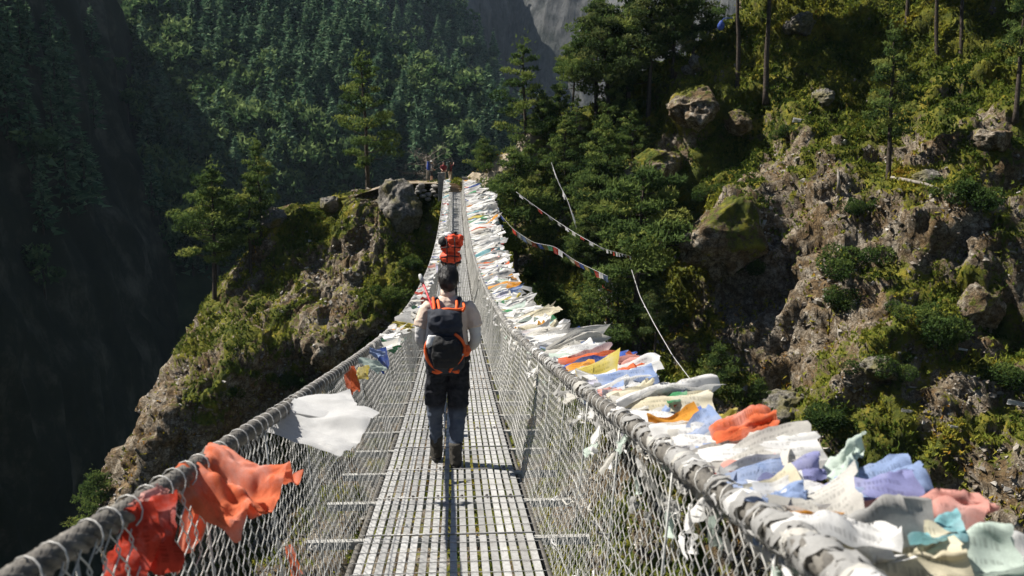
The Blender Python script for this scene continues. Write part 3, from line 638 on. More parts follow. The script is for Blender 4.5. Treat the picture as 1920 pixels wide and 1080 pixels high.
boulder(1385, 228, 1.0, 'brown boulder right of the rounded ravine boulder', 3, brown=1.)
boulder(1225, 325, 2.0, 'reddish rock ledge in the dark ravine', 4, (1.5, 1, .7), brown=1.)
boulder(1538, 182, .85, 'grey slab boulder with a flat tilted top on the green slope', 5, (1.2, .8, .7))
boulder(1503, 46, 1.0, 'grey boulder half sunk in the grass at the top of the slope', 6)
boulder(1480, 52, .6, 'small pale boulder left of the half-sunk grey boulder', 7)
boulder(1303, 118, .55, 'small grey boulder at the top of the rounded ravine boulder', 8, (.7, .7, 1))
boulder(1290, 132, .5, 'second small grey boulder, lower left of the other', 9)
boulder(1835, 575, 1.2, 'dark grey rock buttress on the lower right slope', 10, (1, 1, 1.2), brown=.9)
boulder(1850, 262, 1.1, 'pale rock outcrop near the upper right edge', 11, (1.6, 1, .6), brown=.8)
boulder(1465, 765, 1.4, 'smooth dark grey rock behind the orange flag on the right rail', 12)
boulder(750, 392, 2.0, 'tall grey boulder on the spur crest beside the bridge end', 13, (.85, .9, 1.2), Y=78.2)
boulder(620, 385, .9, 'low pale grey slab on the spur crest', 14, (1.6, 1, .7))
boulder(512, 412, 1.0, 'pale slab at the left end of the spur crest', 15, (1.2, 1, .8))
boulder(915, 372, .8, 'grey boulder just right of the far bridge gate', 16)
boulder(1740, 330, .7, 'grey rock beside the thin scree pine', 17, (1.4, 1, .6))
boulder(1650, 690, .9, 'grey rock showing between bushes on the lower right slope', 18)
# fallen wood
def branchy(name, label, pts, r0, cat='dead branch'):
    mb = MB(); mb.add(*tube(pts, np.linspace(r0, r0*.3, len(pts)), 6)); o = mb.build(name, M['dead']); tag(o, label, cat); return o
def surfpt(px, py, lift=.2):
    p = hit(px, py); return p-p/np.linalg.norm(p)*lift
branchy('fallen_log', 'long pale fallen log beside the thin scree pine', [surfpt(x, y, .35) for x, y in ((1672, 334), (1700, 338), (1735, 345), (1765, 355), (1790, 368))], .14, 'log')
branchy('stump', 'short pale broken stump on the scree', [surfpt(1572, 360, .1), surfpt(1572, 360, .5)+np.array([0, 0, .5]), surfpt(1571, 318, .6)], .16, 'stump')
# bare grey tree behind the waiting walkers
def bare_tree():
    r = np.random.default_rng(77); root = empty('bare_tree', at(800, 348, 90)); tm = MB(); bm_ = MB(); top = np.array([0, 0, 2.6]); tm.add(*tube([[0, 0, -1.], [.1, 0, 1.], top], [.16, .12, .08], 6))
    for i in range(30):
        a = r.uniform(0, 6.3); b = np.array([0, 0, r.uniform(.5, 2.6)]); L = r.uniform(.8, 2.4); d = np.array([math.cos(a), math.sin(a), r.uniform(-.1, .7)])
        q = b+d*L*np.linspace(0, 1, 5)[:, None]+r.normal(0, .08, (5, 3)); bm_.add(*tube(q, np.linspace(.028, .008, 5), 4))
        for j in range(7):
            s = q[r.integers(1, 5)]; bm_.add(*tube([s, s+r.normal(0, .22, 3), s+r.normal(0, .42, 3)], [.009, .006, .004], 3))
    part(tm, 'trunk', M['dead'], root); part(bm_, 'crown', M['dead'], root); tag(root, 'bare grey leafless tree behind the waiting walkers', 'tree')
bare_tree()
# ------------------------------------------------------------------ the suspension bridge
DW, RX = .535, .735                  # deck half width, cable half spacing, cable height above deck
def dk(x, y, h=0.): return np.array([BX+x, y, deckz(y)+h])
def rh(y): return 1.125-.02*np.minimum(y, 12)
def cable_pt(side, y): return np.array([BX+side*RX, y, deckz(y)+rh(y)])
bridge = empty('suspension_bridge', dk(0, 0)); BO = np.array(bridge.location)
tag(bridge, 'long steel suspension footbridge with slatted deck and chain-link sides sagging across the gorge', 'bridge')
def bpart(mb, name, mats, **k): mb.V = [v-BO for v in mb.V]; return part(mb, name, mats, bridge, **k)
# deck panels: three slatted panels side by side, 3 m long
pw = 2*DW/3
for j in range(27):
    y0 = -3+3*j; y1 = min(y0+2.985, YE)
    for i in range(3):
        mb = MB(); xa = -DW+i*pw+.004; r = np.random.default_rng(j*3+i); ns = 6; pit = (pw-.008)/ns
        for s in range(ns):
            w_ = pit-.0175; xc = xa+pit*(s+.5); jz = r.normal(0, .0012); seg = 4 if y0 < 20 else 2
            ys = np.linspace(y0, y1, seg+1); xo = r.normal(0, .0012, seg+1)
            top = np.array([[BX+xc+sx*w_/2+o, y, deckz(y)+hz+jz] for y, o in zip(ys, xo) for sx, hz in ((-1, -.02), (-1, .0), (1, .0), (1, -.02))])
            F = gridfaces(seg+1, 4)[:, ::-1]; tn = r.random(); mb.add(top, F, 0, tn)
            mb.add(top[:4], [[0, 1, 2, 3]], 0, tn); mb.add(top[-4:], [[3, 2, 1, 0]], 0, tn)
        bb = mb
        # bolts on the panel over the crossbeams
        if y0 < 26:
            for yb in np.arange(math.ceil(y0+.001), y1-.02, 1.0):
                for s in (1, 4): bb.add(*rings([(BX+xa+pit*(s+.5), yb+.03, deckz(yb)+h, q, q) for h, q in ((-.002, .011), (.008, .011), (.011, .007))], 6), m=1); bb.add(*rings([(BX+xa+pit*(s+.5)+.004, yb-.035, deckz(yb)+h, q, q) for h, q in ((-.002, .009), (.007, .009), (.009, .006))], 6), m=1)
        bpart(mb, 'deck_panel', [M['deck'], M['bolt']], smooth=False)
# thin rods laid across the slats, 5 to the metre
mb = MB(); ys = np.arange(-3, YE, .2); r = np.random.default_rng(4)
P = np.stack([[dk(x, y+r.normal(0, .006), .004+.0025*abs(math.sin(3*x+y))) for x in np.linspace(-DW-.015, DW+.015, 5)] for y in ys])
tubes(mb, (P, .0026, np.array([0, 0, 1.])), 5); tag(bpart(mb, 'cross_rod', M['rod']), kind='stuff')
# double straps at the panel ends and dull centre strip
for y in np.arange(-3, YE, 1.0):
    mb = MB(); mb.add(*tube([dk(-DW, y, .004), dk(0, y, .005), dk(DW, y, .004)], .0045, 6, sx=1.4)); bpart(mb, 'panel_strap', M['rod'])
# crossbeams, one a metre, their ends sticking out beyond the mesh
for y in np.arange(-2, YE-.5, 1.0):
    mb = MB(); z = deckz(y)-.048
    for (c, s) in (((0, 0, 0), (1.78, .05, .006)), ((0, -.022, -.025), (1.78, .006, .044)), ((0, .022, -.025), (1.78, .006, .044))): mb.add(*box((BX+c[0], y+c[1], z+.02+c[2]), s))
    bpart(mb, 'crossbeam', M['beam'], smooth=False)
for s in (-1, 1):                              # deck-level main cables under the edges
    ys = np.arange(-3, YE+1, .5); mb = MB(); mb.add(*tube([dk(s*(DW+.03), y, -.065) for y in ys], .024, 8)); bpart(mb, 'deck_cable', M['cable'])
    for y in np.arange(-2, YE-.5, 1.0):
        if y > 48: continue
        q = MB(); a = dk(s*(DW+.09), y, -.04); b = cable_pt(s, y); q.add(*tube([a, a+(b-a)*.5+np.array([s*.012, 0, 0]), b], .0045, 5)); bpart(q, 'suspender_rod', M['steel'])
# twisted hand cables
for s in (-1, 1):
    ys = np.concatenate([np.arange(-3, 14, .02), np.arange(14, YE+.6, .12)]); n = 36; r = np.random.default_rng(8+s)
    P = np.array([cable_pt(s, y) for y in ys]); P += np.stack([.006*vnoise(np.stack([ys*1.3, 0*ys, 0*ys], -1), 3), 0*ys, .006*vnoise(np.stack([ys*1.1, 0*ys+5, 0*ys], -1), 4)], -1)
    T, A, B = frames(P); th = np.arange(n)*2*math.pi/n; tw = ys*2*math.pi/.36
    ph = (th[None]*3.0+tw[:, None]*3.0); rad = .032*(.56+.46*np.abs(np.cos(ph))**.6)
    rad = rad*(1+.05*vnoise(np.stack([ys*4, 0*ys, 0*ys], -1), 6))[:, None]
    V = P[:, None]+rad[..., None]*(np.cos(th)[None, :, None]*A[:, None]+np.sin(th)[None, :, None]*B[:, None])
    mb = MB(); mb.add(V.reshape(-1, 3), gridfaces(len(ys), n, True)); bpart(mb, 'hand_cable', M['cable'])
# chain-link sides: real zigzag wires hooked over the cable
def fence_pos(s, y, h, r_off=0.):             # h from 0 (deck edge) to 1 (cable)
    x = (DW+.05)+(RX-DW-.05)*(h+.18*np.sin(h*math.pi)*0)+.03*np.sin(h*math.pi)+.02*vnoise(np.stack([y*.7, h*2, 0*y+s], -1), 12)
    return np.stack([BX+s*(x+r_off), y, deckz(y)-.03+(rh(y)+.03)*h], -1)
for s in (-1, 1):
    mb = MB()
    for (ya, yb, a, nh, rad, ns) in ((.3, 5., .045, 19, .0021, 5), (5., 14., .045, 19, .0021, 4), (14., 40., .045, 19, .0023, 3), (40., YE, .05, 18, .003, 3)):
        k = np.arange(int((yb-ya)/a)); sub = 3 if yb <= 14 else 1; nn = nh*sub+1
        t = np.arange(nn)/sub; tri = 1-np.abs((t % 2)-1); tri = tri*tri*(3-2*tri)*.45+tri*.55
        h = t/nh; y0 = ya+k[:, None]*a
        yy = y0+a*np.where(k[:, None] % 2 == 0, tri[None], 1-tri[None])*1.06
        hh = np.broadcast_to(h[None], yy.shape)
        off = .0045*np.cos(np.pi*t)[None]*np.where(k[:, None] % 2 == 0, 1, -1)
        yy = yy+.010*vnoise(np.stack([y0*2.+0*hh, hh*5, 0*hh], -1), 33)
        hh = hh+.008*vnoise(np.stack([yy*3, hh*4, 0*hh+2], -1), 35)*np.sin(hh*math.pi)
        P = fence_pos(s, yy, hh, off+.008*vnoise(np.stack([yy*4, hh*6, 0*hh], -1), 37))
        tubes(mb, (P, rad, np.array([1., .0, .3])), ns)
        if yb <= 14:                           # hooks over the cable
            kk = k[::3]; y0 = ya+kk*a; th = np.linspace(-2.4, 2.6, 11); r_ = np.random.default_rng(3)
            ro = .036+.004*r_.random((len(kk), 1)); sl = (.03+.02*r_.random((len(kk), 1)))*(th/2.6)[None]+r_.normal(0, .018, (len(kk), 1))
            yy = y0[:, None]+sl; P = np.stack([BX+s*RX+s*ro*np.sin(th)*1.0, yy, deckz(yy)+rh(yy)+ro*np.cos(th)], -1)
            tubes(mb, (P, .0022, np.array([.0, 1., .0])+1e-3), ns)
        else:
            kk = k[::2]; y0 = ya+kk*a; th = np.linspace(-2.2, 2.2, 6); yy = y0[:, None]+.03*(th/2.2)[None]
            P = np.stack([BX+s*RX+.036*np.sin(th)+0*yy, yy, deckz(yy)+rh(yy)+.036*np.cos(th)], -1); tubes(mb, (P, .0026, np.array([0, 1., 0])+1e-3), 3)
    bpart(mb, 'mesh_side', M['wire'])
# horizontal stiffening wires in the mesh
for s in (-1, 1):
    mb = MB(); ys = np.arange(.3, YE, .4)
    for h in (.12, .5): mb.add(*tube(fence_pos(s, ys, ys*0+h, .004), .0024, 4))
    bpart(mb, 'mesh_line_wire', M['steel'])
# far gate: two masonry posts and timber steps
for s, hh, lab in ((-1, 1.35, 'short grey masonry gatepost left of the far steps'), (1, 1.0, 'pale masonry gatepost right of the far steps')):
    root = empty('gatepost', dk(s*(RX+.22), YE+.5, -.9)); mb = MB(); r = np.random.default_rng(5)
    for k in range(9):
        z = .14+k*(hh+.9)/9
        for q in (-1, 1): mb.add(*box((q*.13+r.normal(0, .01), r.normal(0, .015), z), (.25, .5, (hh+.9)/9-.02), np.array(Matrix.Rotation(r.normal(0, .04), 3, 'Z'))))
    mb.add(*box((0, 0, (hh+.9)/2), (.42, .42, hh+.85))); part(mb, 'stonework', M['stone'], root, smooth=False)
    cp = MB(); cp.add(*box((0, 0, hh+.95), (.62, .62, .09))); part(cp, 'capstone', M['stone'], root, smooth=False); tag(root, lab, 'gatepost')
root = empty('timber_steps', dk(0, YE+.25, 0)); tag(root, 'weathered timber steps at the far end of the bridge', 'steps')
for k in range(4):
    mb = MB(); mb.add(*box((0, k*.28, .06+k*.17), (1.25, .3, .05))); mb.add(*box((0, k*.28-.13, -.02+k*.17), (1.22, .03, .12))); part(mb, 'step', M['wood'], root, smooth=False)
ENDZ = deckz(YE)+.62
mb = MB(); X, Y = np.meshgrid(np.linspace(-8, 8, 60), np.linspace(YE+1.2, YE+14, 40), indexing='ij'); Z = ENDZ+.12*fbm(np.stack([X, Y, 0*X], -1)/1.2, 4, 5)-.35*np.maximum(np.abs(X)-5, 0)-.12*np.maximum(Y-YE-8, 0)**1.5
V = np.stack([X, Y, Z], -1); mb.add(V.reshape(-1, 3), gridfaces(60, 40)); o = mb.build('landing', M['hill'], attrs={'moss': np.full(2400, .25), 'pale': sstep(-.3, .5, fbm(V/3, 2, 3)).ravel()}); tag(o, 'trodden earth landing behind the far steps', 'path', kind='structure')
root = empty('dry_stone_wall', dk(-2.3, YE+1.0, -.2)); mb = MB(); r = np.random.default_rng(15)
for k in range(26):
    V, F = ball((r.uniform(-1.3, 1.2), r.normal(0, .12), r.uniform(-.5, .75)), (r.uniform(.18, .3), .22, r.uniform(.1, .16)), 6, 8); mb.add(V, F)
part(mb, 'stones', M['stone'], root, smooth=False); tag(root, 'low dry stone wall left of the far gatepost', 'wall')

# ------------------------------------------------------------------ prayer flags
def cloth_grid(corners, nu, nv, seed, amp=.02, freq=3., pleat=0., fray=0., sag=0.):
    """corners: root a, root b, tip b, tip a; wrinkles grow away from the root"""
    a, b, c, d = [np.asarray(q, float) for q in corners]; r = np.random.default_rng(seed)
    u = np.linspace(0, 1, nu)[:, None, None]; v = np.linspace(0, 1, nv)[None, :, None]
    P = (a*(1-v)+b*v)*(1-u)+(d*(1-v)+c*v)*u
    nrm = np.cross(c-a, d-b); nrm /= np.linalg.norm(nrm)+1e-9; L = np.linalg.norm((c+d)/2-(a+b)/2)
    U, W = np.broadcast_arrays(u[..., 0], v[..., 0]); o = seed*3.7
    q = np.stack([U*freq*.45+o, W*freq*1.25+.5*U+o, 0*U+o], -1)
    dsp = amp*(.25+.75*U**.6)*(fbm(q, 3, seed % 97)*1.6+.5*np.sin(q[..., 1]*2.4+r.uniform(0, 6))+.34*ridged(q*np.array([1.6, 3.4, 1.]), 2, seed % 53))+pleat*(1-.5*U)*np.sin(W*math.pi*2*3+2*U+r.uniform(0, 6))
    P = P+nrm*dsp[..., None]
    lat = (b-a); lat = lat/(np.linalg.norm(lat)+1e-9)
    P = P+lat*(amp*.8*U*fbm(q*1.3+7, 2, seed % 89+3))[..., None]
    P[..., 2] -= sag*L*np.sin(U*math.pi)*.5
    if fray: P += ((c+d)/2-(a+b)/2)[None, None]*(fray*(sstep(.75, 1, U)*(vnoise(np.stack([W*nv*.45+o, 0*W, 0*W], -1), 5))))[..., None]
    V = P.reshape(-1, 3).view(GV); V.uv = np.stack([U.ravel(), W.ravel()], -1); return V, gridfaces(nu, nv)
def flag_obj(mb, col, label, group=None, name='prayer_flag'):
    o = mb.build(name, M['f_'+col] if isinstance(col, str) else [M['f_'+c] for c in col]); return tag(o, label, 'prayer flag', group)
def pxflag(name_label, col, pts, amp=.018, freq=3., seed=1, pleat=0., fray=.06, n=None, nu=40, nv=30, name='prayer_flag'):
    """pts: (px, py, Y) x4; with n the flag lies on the plane with that normal through its root"""
    c = [at(*p) for p in pts]
    if n is not None:
        o_ = (c[0]+c[1])/2; n = np.array(n)
        for i in (2, 3): d_ = ray(pts[i][0], pts[i][1]); c[i] = d_*float(np.clip((o_@n)/(d_@n), .62*(o_@FWD), 1.35*(o_@FWD)))
    mb = MB(); mb.add(*cloth_grid(c, nu, nv, seed, amp, freq, pleat, fray)); return flag_obj(mb, col, name_label, name=name)
def yc(side, py):                               # how far along the bridge the cable is at a photo row
    ys = np.linspace(1.2, 77, 1500); q = np.array([pxy(cable_pt(side, y))[1] for y in ys]); return float(ys[np.argmin(np.abs(q-py))])
# left rail, nearest first
Y = yc(-1, 880)
pxflag('big billowing orange-red flag on the left rail, the largest in the left foreground', 'coral', ((318, 892, Y-.12), (402, 838, Y+.26), (568, 862, Y+.42), (450, 1006, Y+.02)), .085, 3.4, 3, .012, .015, n=(-.12, -.6, .78), nu=70, nv=60)
pxflag('orange-red twist of cloth hanging under the big orange flag', 'coral', ((355, 915, Y-.06), (392, 905, Y+.05), (372, 1010, Y), (318, 1078, Y-.1)), .03, 3.2, 9, .012, .04)
Y = yc(-1, 965)
pxflag('bright red-orange flag bunched inside the mesh at the lower left', 'red', ((232, 955, Y-.05), (335, 918, Y+.12), (345, 1060, Y+.12), (228, 1095, Y-.06)), .045, 4.2, 6, .01, .05)
pxflag('faded pink rag wound over the left cable above the bunched red flag', 'pink', ((236, 948, Y-.02), (300, 905, Y+.14), (318, 922, Y+.16), (250, 965, Y)), .02, 4., 16, .01, .1, nu=20, nv=18, name='cloth_rag')
Y = yc(-1, 838)
pxflag('faded pink knot of cloth on the left cable above the big orange flag', 'pink', ((372, 868, Y-.1), (432, 834, Y+.1), (440, 850, Y+.1), (392, 878, Y-.1)), .022, 5., 26, .01, .1, nu=20, nv=18, name='cloth_rag')
Y = yc(-1, 772)
pxflag('big plain white flag streaming inward from the left rail', 'plain', ((478, 806, Y-.2), (552, 745, Y+.25), (712, 782, Y+.45), (640, 872, Y+.05)), .05, 2.6, 4, .008, .006, n=(.0, -.42, .90), nu=50, nv=40)
pxflag('white flag corner lying behind the big white flag on the left rail', 'plain', ((530, 770, Y+.1), (560, 744, Y+.35), (655, 732, Y+.6), (690, 800, Y+.5)), .02, 2.6, 14, 0, .01, n=(-.1, -.35, .93))
pxflag('white knot of cloth on the left cable at the big white flag', 'white', ((462, 808, Y-.2), (510, 770, Y), (525, 790, Y+.02), (480, 815, Y-.2)), .02, 5., 24, .01, .1, nu=20, nv=18, name='cloth_rag')
for k, (col, lab, x0, y0, x1, y1, x2, y2, ph) in enumerate((
        ('orange', 'small orange strip hanging inside the left rail before the white flag', 640, 690, 662, 686, 664, 735, .0), ('yellow', 'small yellow flag hanging below the left cable', 672, 690, 690, 684, 684, 708, 0), ('mint', 'pale green rag streaming inward from the left cable', 664, 676, 672, 668, 722, 692, 0),
        ('blue', 'narrow blue flag hanging inside the left rail', 708, 655, 722, 650, 722, 694, 0), ('paleblue', 'pale blue rag on the left cable beside the narrow blue flag', 686, 660, 694, 652, 720, 664, 0), ('green', 'green flag blowing inward from the left cable', 706, 642, 716, 634, 746, 655, 0), ('yellow', 'large yellow flag on the left cable behind the hiker\'s elbow', 728, 612, 742, 600, 778, 612, 0),
        ('cream', 'cream flag drooping under the large yellow one', 742, 606, 756, 596, 782, 620, 0), ('green', 'small dark green flag on the left cable beside the hiker\'s sleeve', 768, 578, 776, 572, 786, 586, 0), ('orange', 'orange flag caught low in the left mesh at the bottom of the photo', 536, 1025, 548, 1020, 560, 1079, 0), ('red', 'small red flag on the left cable behind the hiker\'s shoulder', 786, 562, 792, 556, 802, 566, 0))):
    Y = yc(-1, y0) if y0 < 1000 else 4.3
    w = np.array([x2-(x0+x1)/2, y2-(y0+y1)/2]); pxflag(lab, col, ((x0, y0, Y), (x1, y1, Y+.12), (x2+5, y2-4, Y+.15), (x2-8, y2+6, Y+.02)), .025, 3.4, 40+k, .01, .12, nu=22, nv=16)
# right rail, the big near ones from the photo
NEARF = (
    ('orange', 'orange-red flag with a dark printed hem on the right rail, behind the long white one', (1330, 812), (1345, 835), (1468, 822), (1450, 784), 862, 0.051, 3.),
    ('white', 'long white flag on the right rail in front of the orange-red one', (1310, 838), (1300, 868), (1552, 856), (1520, 798), 872, 0.034, 2.6),
    ('white', 'broad white flag folded along the right cable left of the orange-red flag', (1215, 800), (1240, 850), (1400, 850), (1372, 800), 838, 0.043, 3.),
    ('violet', 'dark violet flag tucked under the long white flag', (1380, 875), (1420, 905), (1560, 915), (1532, 862), 905, 0.051, 3.4),
    ('pink', 'dusky pink flag edge between the violet and white flags', (1345, 872), (1360, 888), (1470, 885), (1455, 862), 890, 0.034, 3.),
    ('mint', 'frayed pale green flag standing up between the white and blue flags', (1540, 880), (1560, 908), (1605, 905), (1628, 822), 915, 0.051, 3.6),
    ('paleblue', 'large plain blue flag at the right end of the rail', (1560, 912), (1590, 945), (1755, 940), (1702, 848), 930, 0.051, 2.6),
    ('violet', 'blue-violet flag under the large blue flag', (1500, 925), (1520, 958), (1740, 950), (1720, 915), 940, 0.043, 3.),
    ('white', 'square white flag lying in front of the blue-violet one', (1395, 895), (1440, 965), (1605, 972), (1618, 915), 935, 0.034, 2.4),
    ('paleblue', 'pale blue strip beside the square white flag', (1385, 915), (1395, 945), (1515, 945), (1510, 922), 945, 0.034, 3.),
    ('pink', 'long pink flag with a frayed reddish end at the lower right', (1590, 948), (1600, 985), (1856, 992), (1850, 950), 955, 0.051, 3.2),
    ('grey', 'grey-white crumpled flag at the lower right below the pink one', (1480, 985), (1500, 1035), (1770, 1000), (1700, 955), 985, 0.060, 4.),
    ('white', 'creased white flag across the bottom right', (1430, 975), (1450, 1005), (1690, 1030), (1660, 985), 990, 0.051, 4.),
    ('teal', 'small bright teal flag tip at the lower right', (1700, 1000), (1705, 1018), (1815, 1012), (1800, 975), 1000, 0.034, 3.),
    ('mint', 'pale green flag at the bottom right corner', (1680, 1030), (1690, 1075), (1930, 1078), (1890, 1018), 1025, 0.043, 3.),
    ('cream', 'cream and olive flag at the bottom edge, right of the cable', (1560, 1020), (1570, 1100), (1830, 1100), (1790, 1008), 1040, 0.051, 3.2),
    ('white', 'white flag leaving the frame at the lower right corner', (1760, 1040), (1770, 1110), (1990, 1110), (1960, 1020), 1060, 0.043, 3.),
    ('white', 'white rag bunched on the right cable at the bottom of the photo', (1490, 1010), (1500, 1100), (1580, 1110), (1560, 1015), 1050, 0.068, 4.5),
    ('amber', 'thin ochre flag edge in front of the square white flag', (1470, 945), (1480, 955), (1580, 978), (1570, 970), 955, 0.017, 3.),
    ('cream', 'big pale yellow flag on the right rail above the orange-red one', (1160, 735), (1175, 775), (1338, 778), (1335, 728), 768, 0.034, 2.6),
    ('paleblue', 'pale blue translucent flag above the big pale yellow one', (1110, 700), (1130, 722), (1235, 718), (1222, 690), 735, 0.034, 2.8),
    ('green', 'small green flag lying on the big pale yellow one', (1245, 744), (1252, 756), (1292, 752), (1288, 738), 772, 0.017, 3.),
    ('red', 'small red flag under the small green one', (1258, 756), (1264, 764), (1290, 760), (1286, 752), 774, 0.017, 3.),
    ('blue', 'small bright blue flag on the white folds right of the big pale yellow flag', (1275, 770), (1285, 780), (1322, 788), (1312, 764), 790, 0.020, 3.),
    ('white', 'white flag fold under the small bright blue flag', (1180, 770), (1200, 805), (1335, 800), (1320, 770), 800, 0.034, 3.),
    ('pink', 'salmon knot of cloth on the right cable below the pale blue flag', (1120, 735), (1130, 750), (1172, 748), (1165, 732), 750, 0.034, 4.),
    ('amber', 'orange-yellow flag on the right rail above the pale blue one', (1060, 690), (1072, 704), (1125, 700), (1118, 686), 705, 0.034, 3.4),
    ('pink', 'salmon flag end right of the orange-yellow flag', (1120, 690), (1130, 700), (1206, 690), (1202, 672), 700, 0.034, 3.),
    ('green', 'small green and white flag scrap above the salmon flag end', (1130, 668), (1136, 674), (1165, 670), (1160, 662), 690, 0.017, 3.),
    ('blue', 'deep blue flag on the right rail above the orange-yellow one', (1085, 664), (1095, 672), (1136, 664), (1125, 650), 676, 0.025, 3.),
    ('yellow', 'yellow-green flag tip beyond the pale yellow flag', (1320, 780), (1325, 792), (1385, 775), (1370, 768), 795, 0.025, 3.),
    ('red', 'red flag on the right rail near the upper colourful bunch', (1050, 652), (1060, 660), (1095, 654), (1090, 646), 662, 0.025, 3.),
)
for k, (col, lab, a, b, c, d, py, amp, fr) in enumerate(NEARF):
    Y = yc(1, py); Y = max(Y, 1.95)
    pxflag(lab, col, ((a[0], a[1], Y+.1), (b[0], b[1], Y-.1), (c[0], c[1], Y-.06), (d[0], d[1], Y+.16)), amp, fr, 60+k, .006, .09 if 'frayed' in lab else .035, n=(-.30, -.18, .93), nu=40, nv=26)
# the rest of the right rail: scraps and streamers packed along the cable, and a few on the left one
r = np.random.default_rng(99)
CW = ['white']*20+['offwhite']*6+['grey']*4+['cream']*3+['mint', 'lilac', 'paleblue', 'pink', 'yellow', 'orange', 'red', 'blue', 'green', 'teal', 'amber']
def zone(y): return ('in the nearest lower right bunch' if y < 4 else 'between the foreground bunch and the hiker' if y < 8.5 else 'level with the hiker' if y < 14 else 'between the hiker and the porter' if y < 25 else 'beyond the porter')
def streamer(mb, side, y, r, lit, m=0, big=1., low=0.):
    L = r.uniform(.28, .62)*big; w = r.uniform(.06, .24); up = r.normal(.02, .16); root = cable_pt(side, y)+np.array([side*.02, 0, r.uniform(-.05, .05)-low])
    d = np.array([1, r.normal(-.12, .22), up]); d /= np.linalg.norm(d); e = np.array([r.normal(0, .08), 1, r.normal(0, .35)]); e /= np.linalg.norm(e); sp = r.uniform(1., 1.8)
    c = (root-e*w*.35, root+e*w*.35, root+d*L+e*w*.5*sp, root+d*L*r.uniform(.8, 1.1)-e*w*.5*sp)
    mb.add(*cloth_grid(c, lit[0], lit[1], int(r.integers(1, 9999)), .045*big, r.uniform(2.5, 5), .016, .17, r.uniform(-.2, .5)), m=m)
mats = list(FC); und = MB()
for k in range(760):
    y = 2.0+25*r.random()**1.25; col = CW[r.integers(len(CW)-6 if r.random() < .8 else len(CW))]; streamer(und, 1, y, r, (12, 8), mats.index(col), (.55 if y < 5 else .75)*r.uniform(.6, 1.1), .03)
ind = 0; ys = np.sort(np.concatenate([r.uniform(3.0, 9, 88), r.uniform(9, 16, 72), r.uniform(16, 27, 62)]))
for y in ys:
    mb = MB(); col = CW[r.integers(len(CW))]; near = y < 9
    streamer(mb, 1, y, r, (22, 14) if near else (14, 9), 0, .62 if y < 4 else .75 if y < 6 else 1.+max(0, y-9)*.03)
    cn = FN.get(col, col); flag_obj(mb, col, '%s prayer flag scrap on the right cable, %s' % (cn, zone(y)), '%s flags on the right cable %s' % (cn, zone(y))); ind += 1
mb = und
for k in range(900):
    y = 27+51*r.random()**1.15; col = CW[r.integers(20 if r.random() < .3 else len(CW))]
    streamer(mb, 1, y, r, (8, 5), mats.index(col), (1.5+max(0, y-27)*.045)*min(1, .35+(78-y)/14))
for k in range(420):
    y = 9+69*r.random()**.8; col = CW[r.integers(28 if r.random() < .6 else len(CW))]
    streamer(mb, -1, y, r, (7, 5), mats.index(col), .42+max(0, y-20)*.008)
tag(mb.build('massed_flags', [M['f_'+c] for c in mats]), 'countless faded white scarves and scraps packed along both cables', 'prayer flags', kind='stuff')
# strips wound tightly round the right cable and knots on the mesh
mb = MB(); wm = ['white', 'offwhite', 'grey', 'pink', 'mint']
for k in range(210):
    y = 1.5+ (30*r.random()**1.7); n = 9; th0 = r.uniform(0, 6.28); th = th0+np.linspace(0, r.uniform(2.5, 8), n); yy = y+np.linspace(0, r.uniform(.03, .16), n); rr = .036+.014*r.random(n)
    n = 16; th = th0+np.linspace(0, r.uniform(2.5, 9), n); yy = y+np.linspace(0, r.uniform(.03, .16), n); rr = .0335+.010*r.random()+.004*r.random(n); wd = r.uniform(.006, .026); G = np.stack([np.stack([BX+RX+(rr+q*q*.002+.003*r.normal(size=n))*np.cos(th), yy+q*wd*(1+.4*r.normal(size=n)), deckz(yy)+rh(yy)+(rr+.003*r.normal(size=n))*np.sin(th)], -1) for q in (-1, -.3, .4, 1)], 1); mb.add(G.reshape(-1, 3), gridfaces(n, 4), m=int(r.choice([0, 1, 1, 2, 2, 2, 2, 2, 2])))
for k in range(150):
    y = 1.9+26*r.random()**1.6; h = r.uniform(.75, .97); p = fence_pos(1, np.array([y]), np.array([h]))[0]; n = 6
    P = p; L_ = r.uniform(.05, .16); e_ = np.array([0, r.uniform(.02, .05), r.normal(0, .01)]); d_ = np.array([r.uniform(-.5, .6), r.normal(0, .5), r.uniform(-1, .2)])*L_; mb.add(*cloth_grid((p-e_*.3, p+e_*.3, p+d_+e_, p+d_-e_), 8, 6, k+1, .02, 4, .006, .2), m=int(r.choice([0, 0, 1, 1, 2, 2, 0, 4])))
for k in range(70):
    y = 3+26*r.random()**1.4; s = 1 if r.random() < .75 else -1; h = r.uniform(.05, .6); p = fence_pos(s, np.array([y]), np.array([h]))[0]; n = 6
    P = p+np.cumsum(r.normal(0, .03, (n, 3))*np.array([.4, 1, .6]), 0); mb.add(*tube(P, .002+.005*r.random(n), 5), m=int(r.choice([0, 1, 2])))
for k in range(120):
    y = 9+25*r.random(); n = 8; th = r.uniform(0, 6.28)+np.linspace(0, 6, n); yy = y+np.linspace(0, .1, n)
    P = np.stack([BX-RX+.04*np.cos(th), yy, deckz(yy)+rh(yy)+.04*np.sin(th)], -1); mb.add(*tube(P, .004+.007*r.random(n), 5), m=int(r.choice([0, 1, 2])))
tag(mb.build('cloth_wrapping', [M['f_'+c] for c in wm]), 'white cloth strips and knots wound round the cables and mesh', 'cloth strips', kind='stuff')

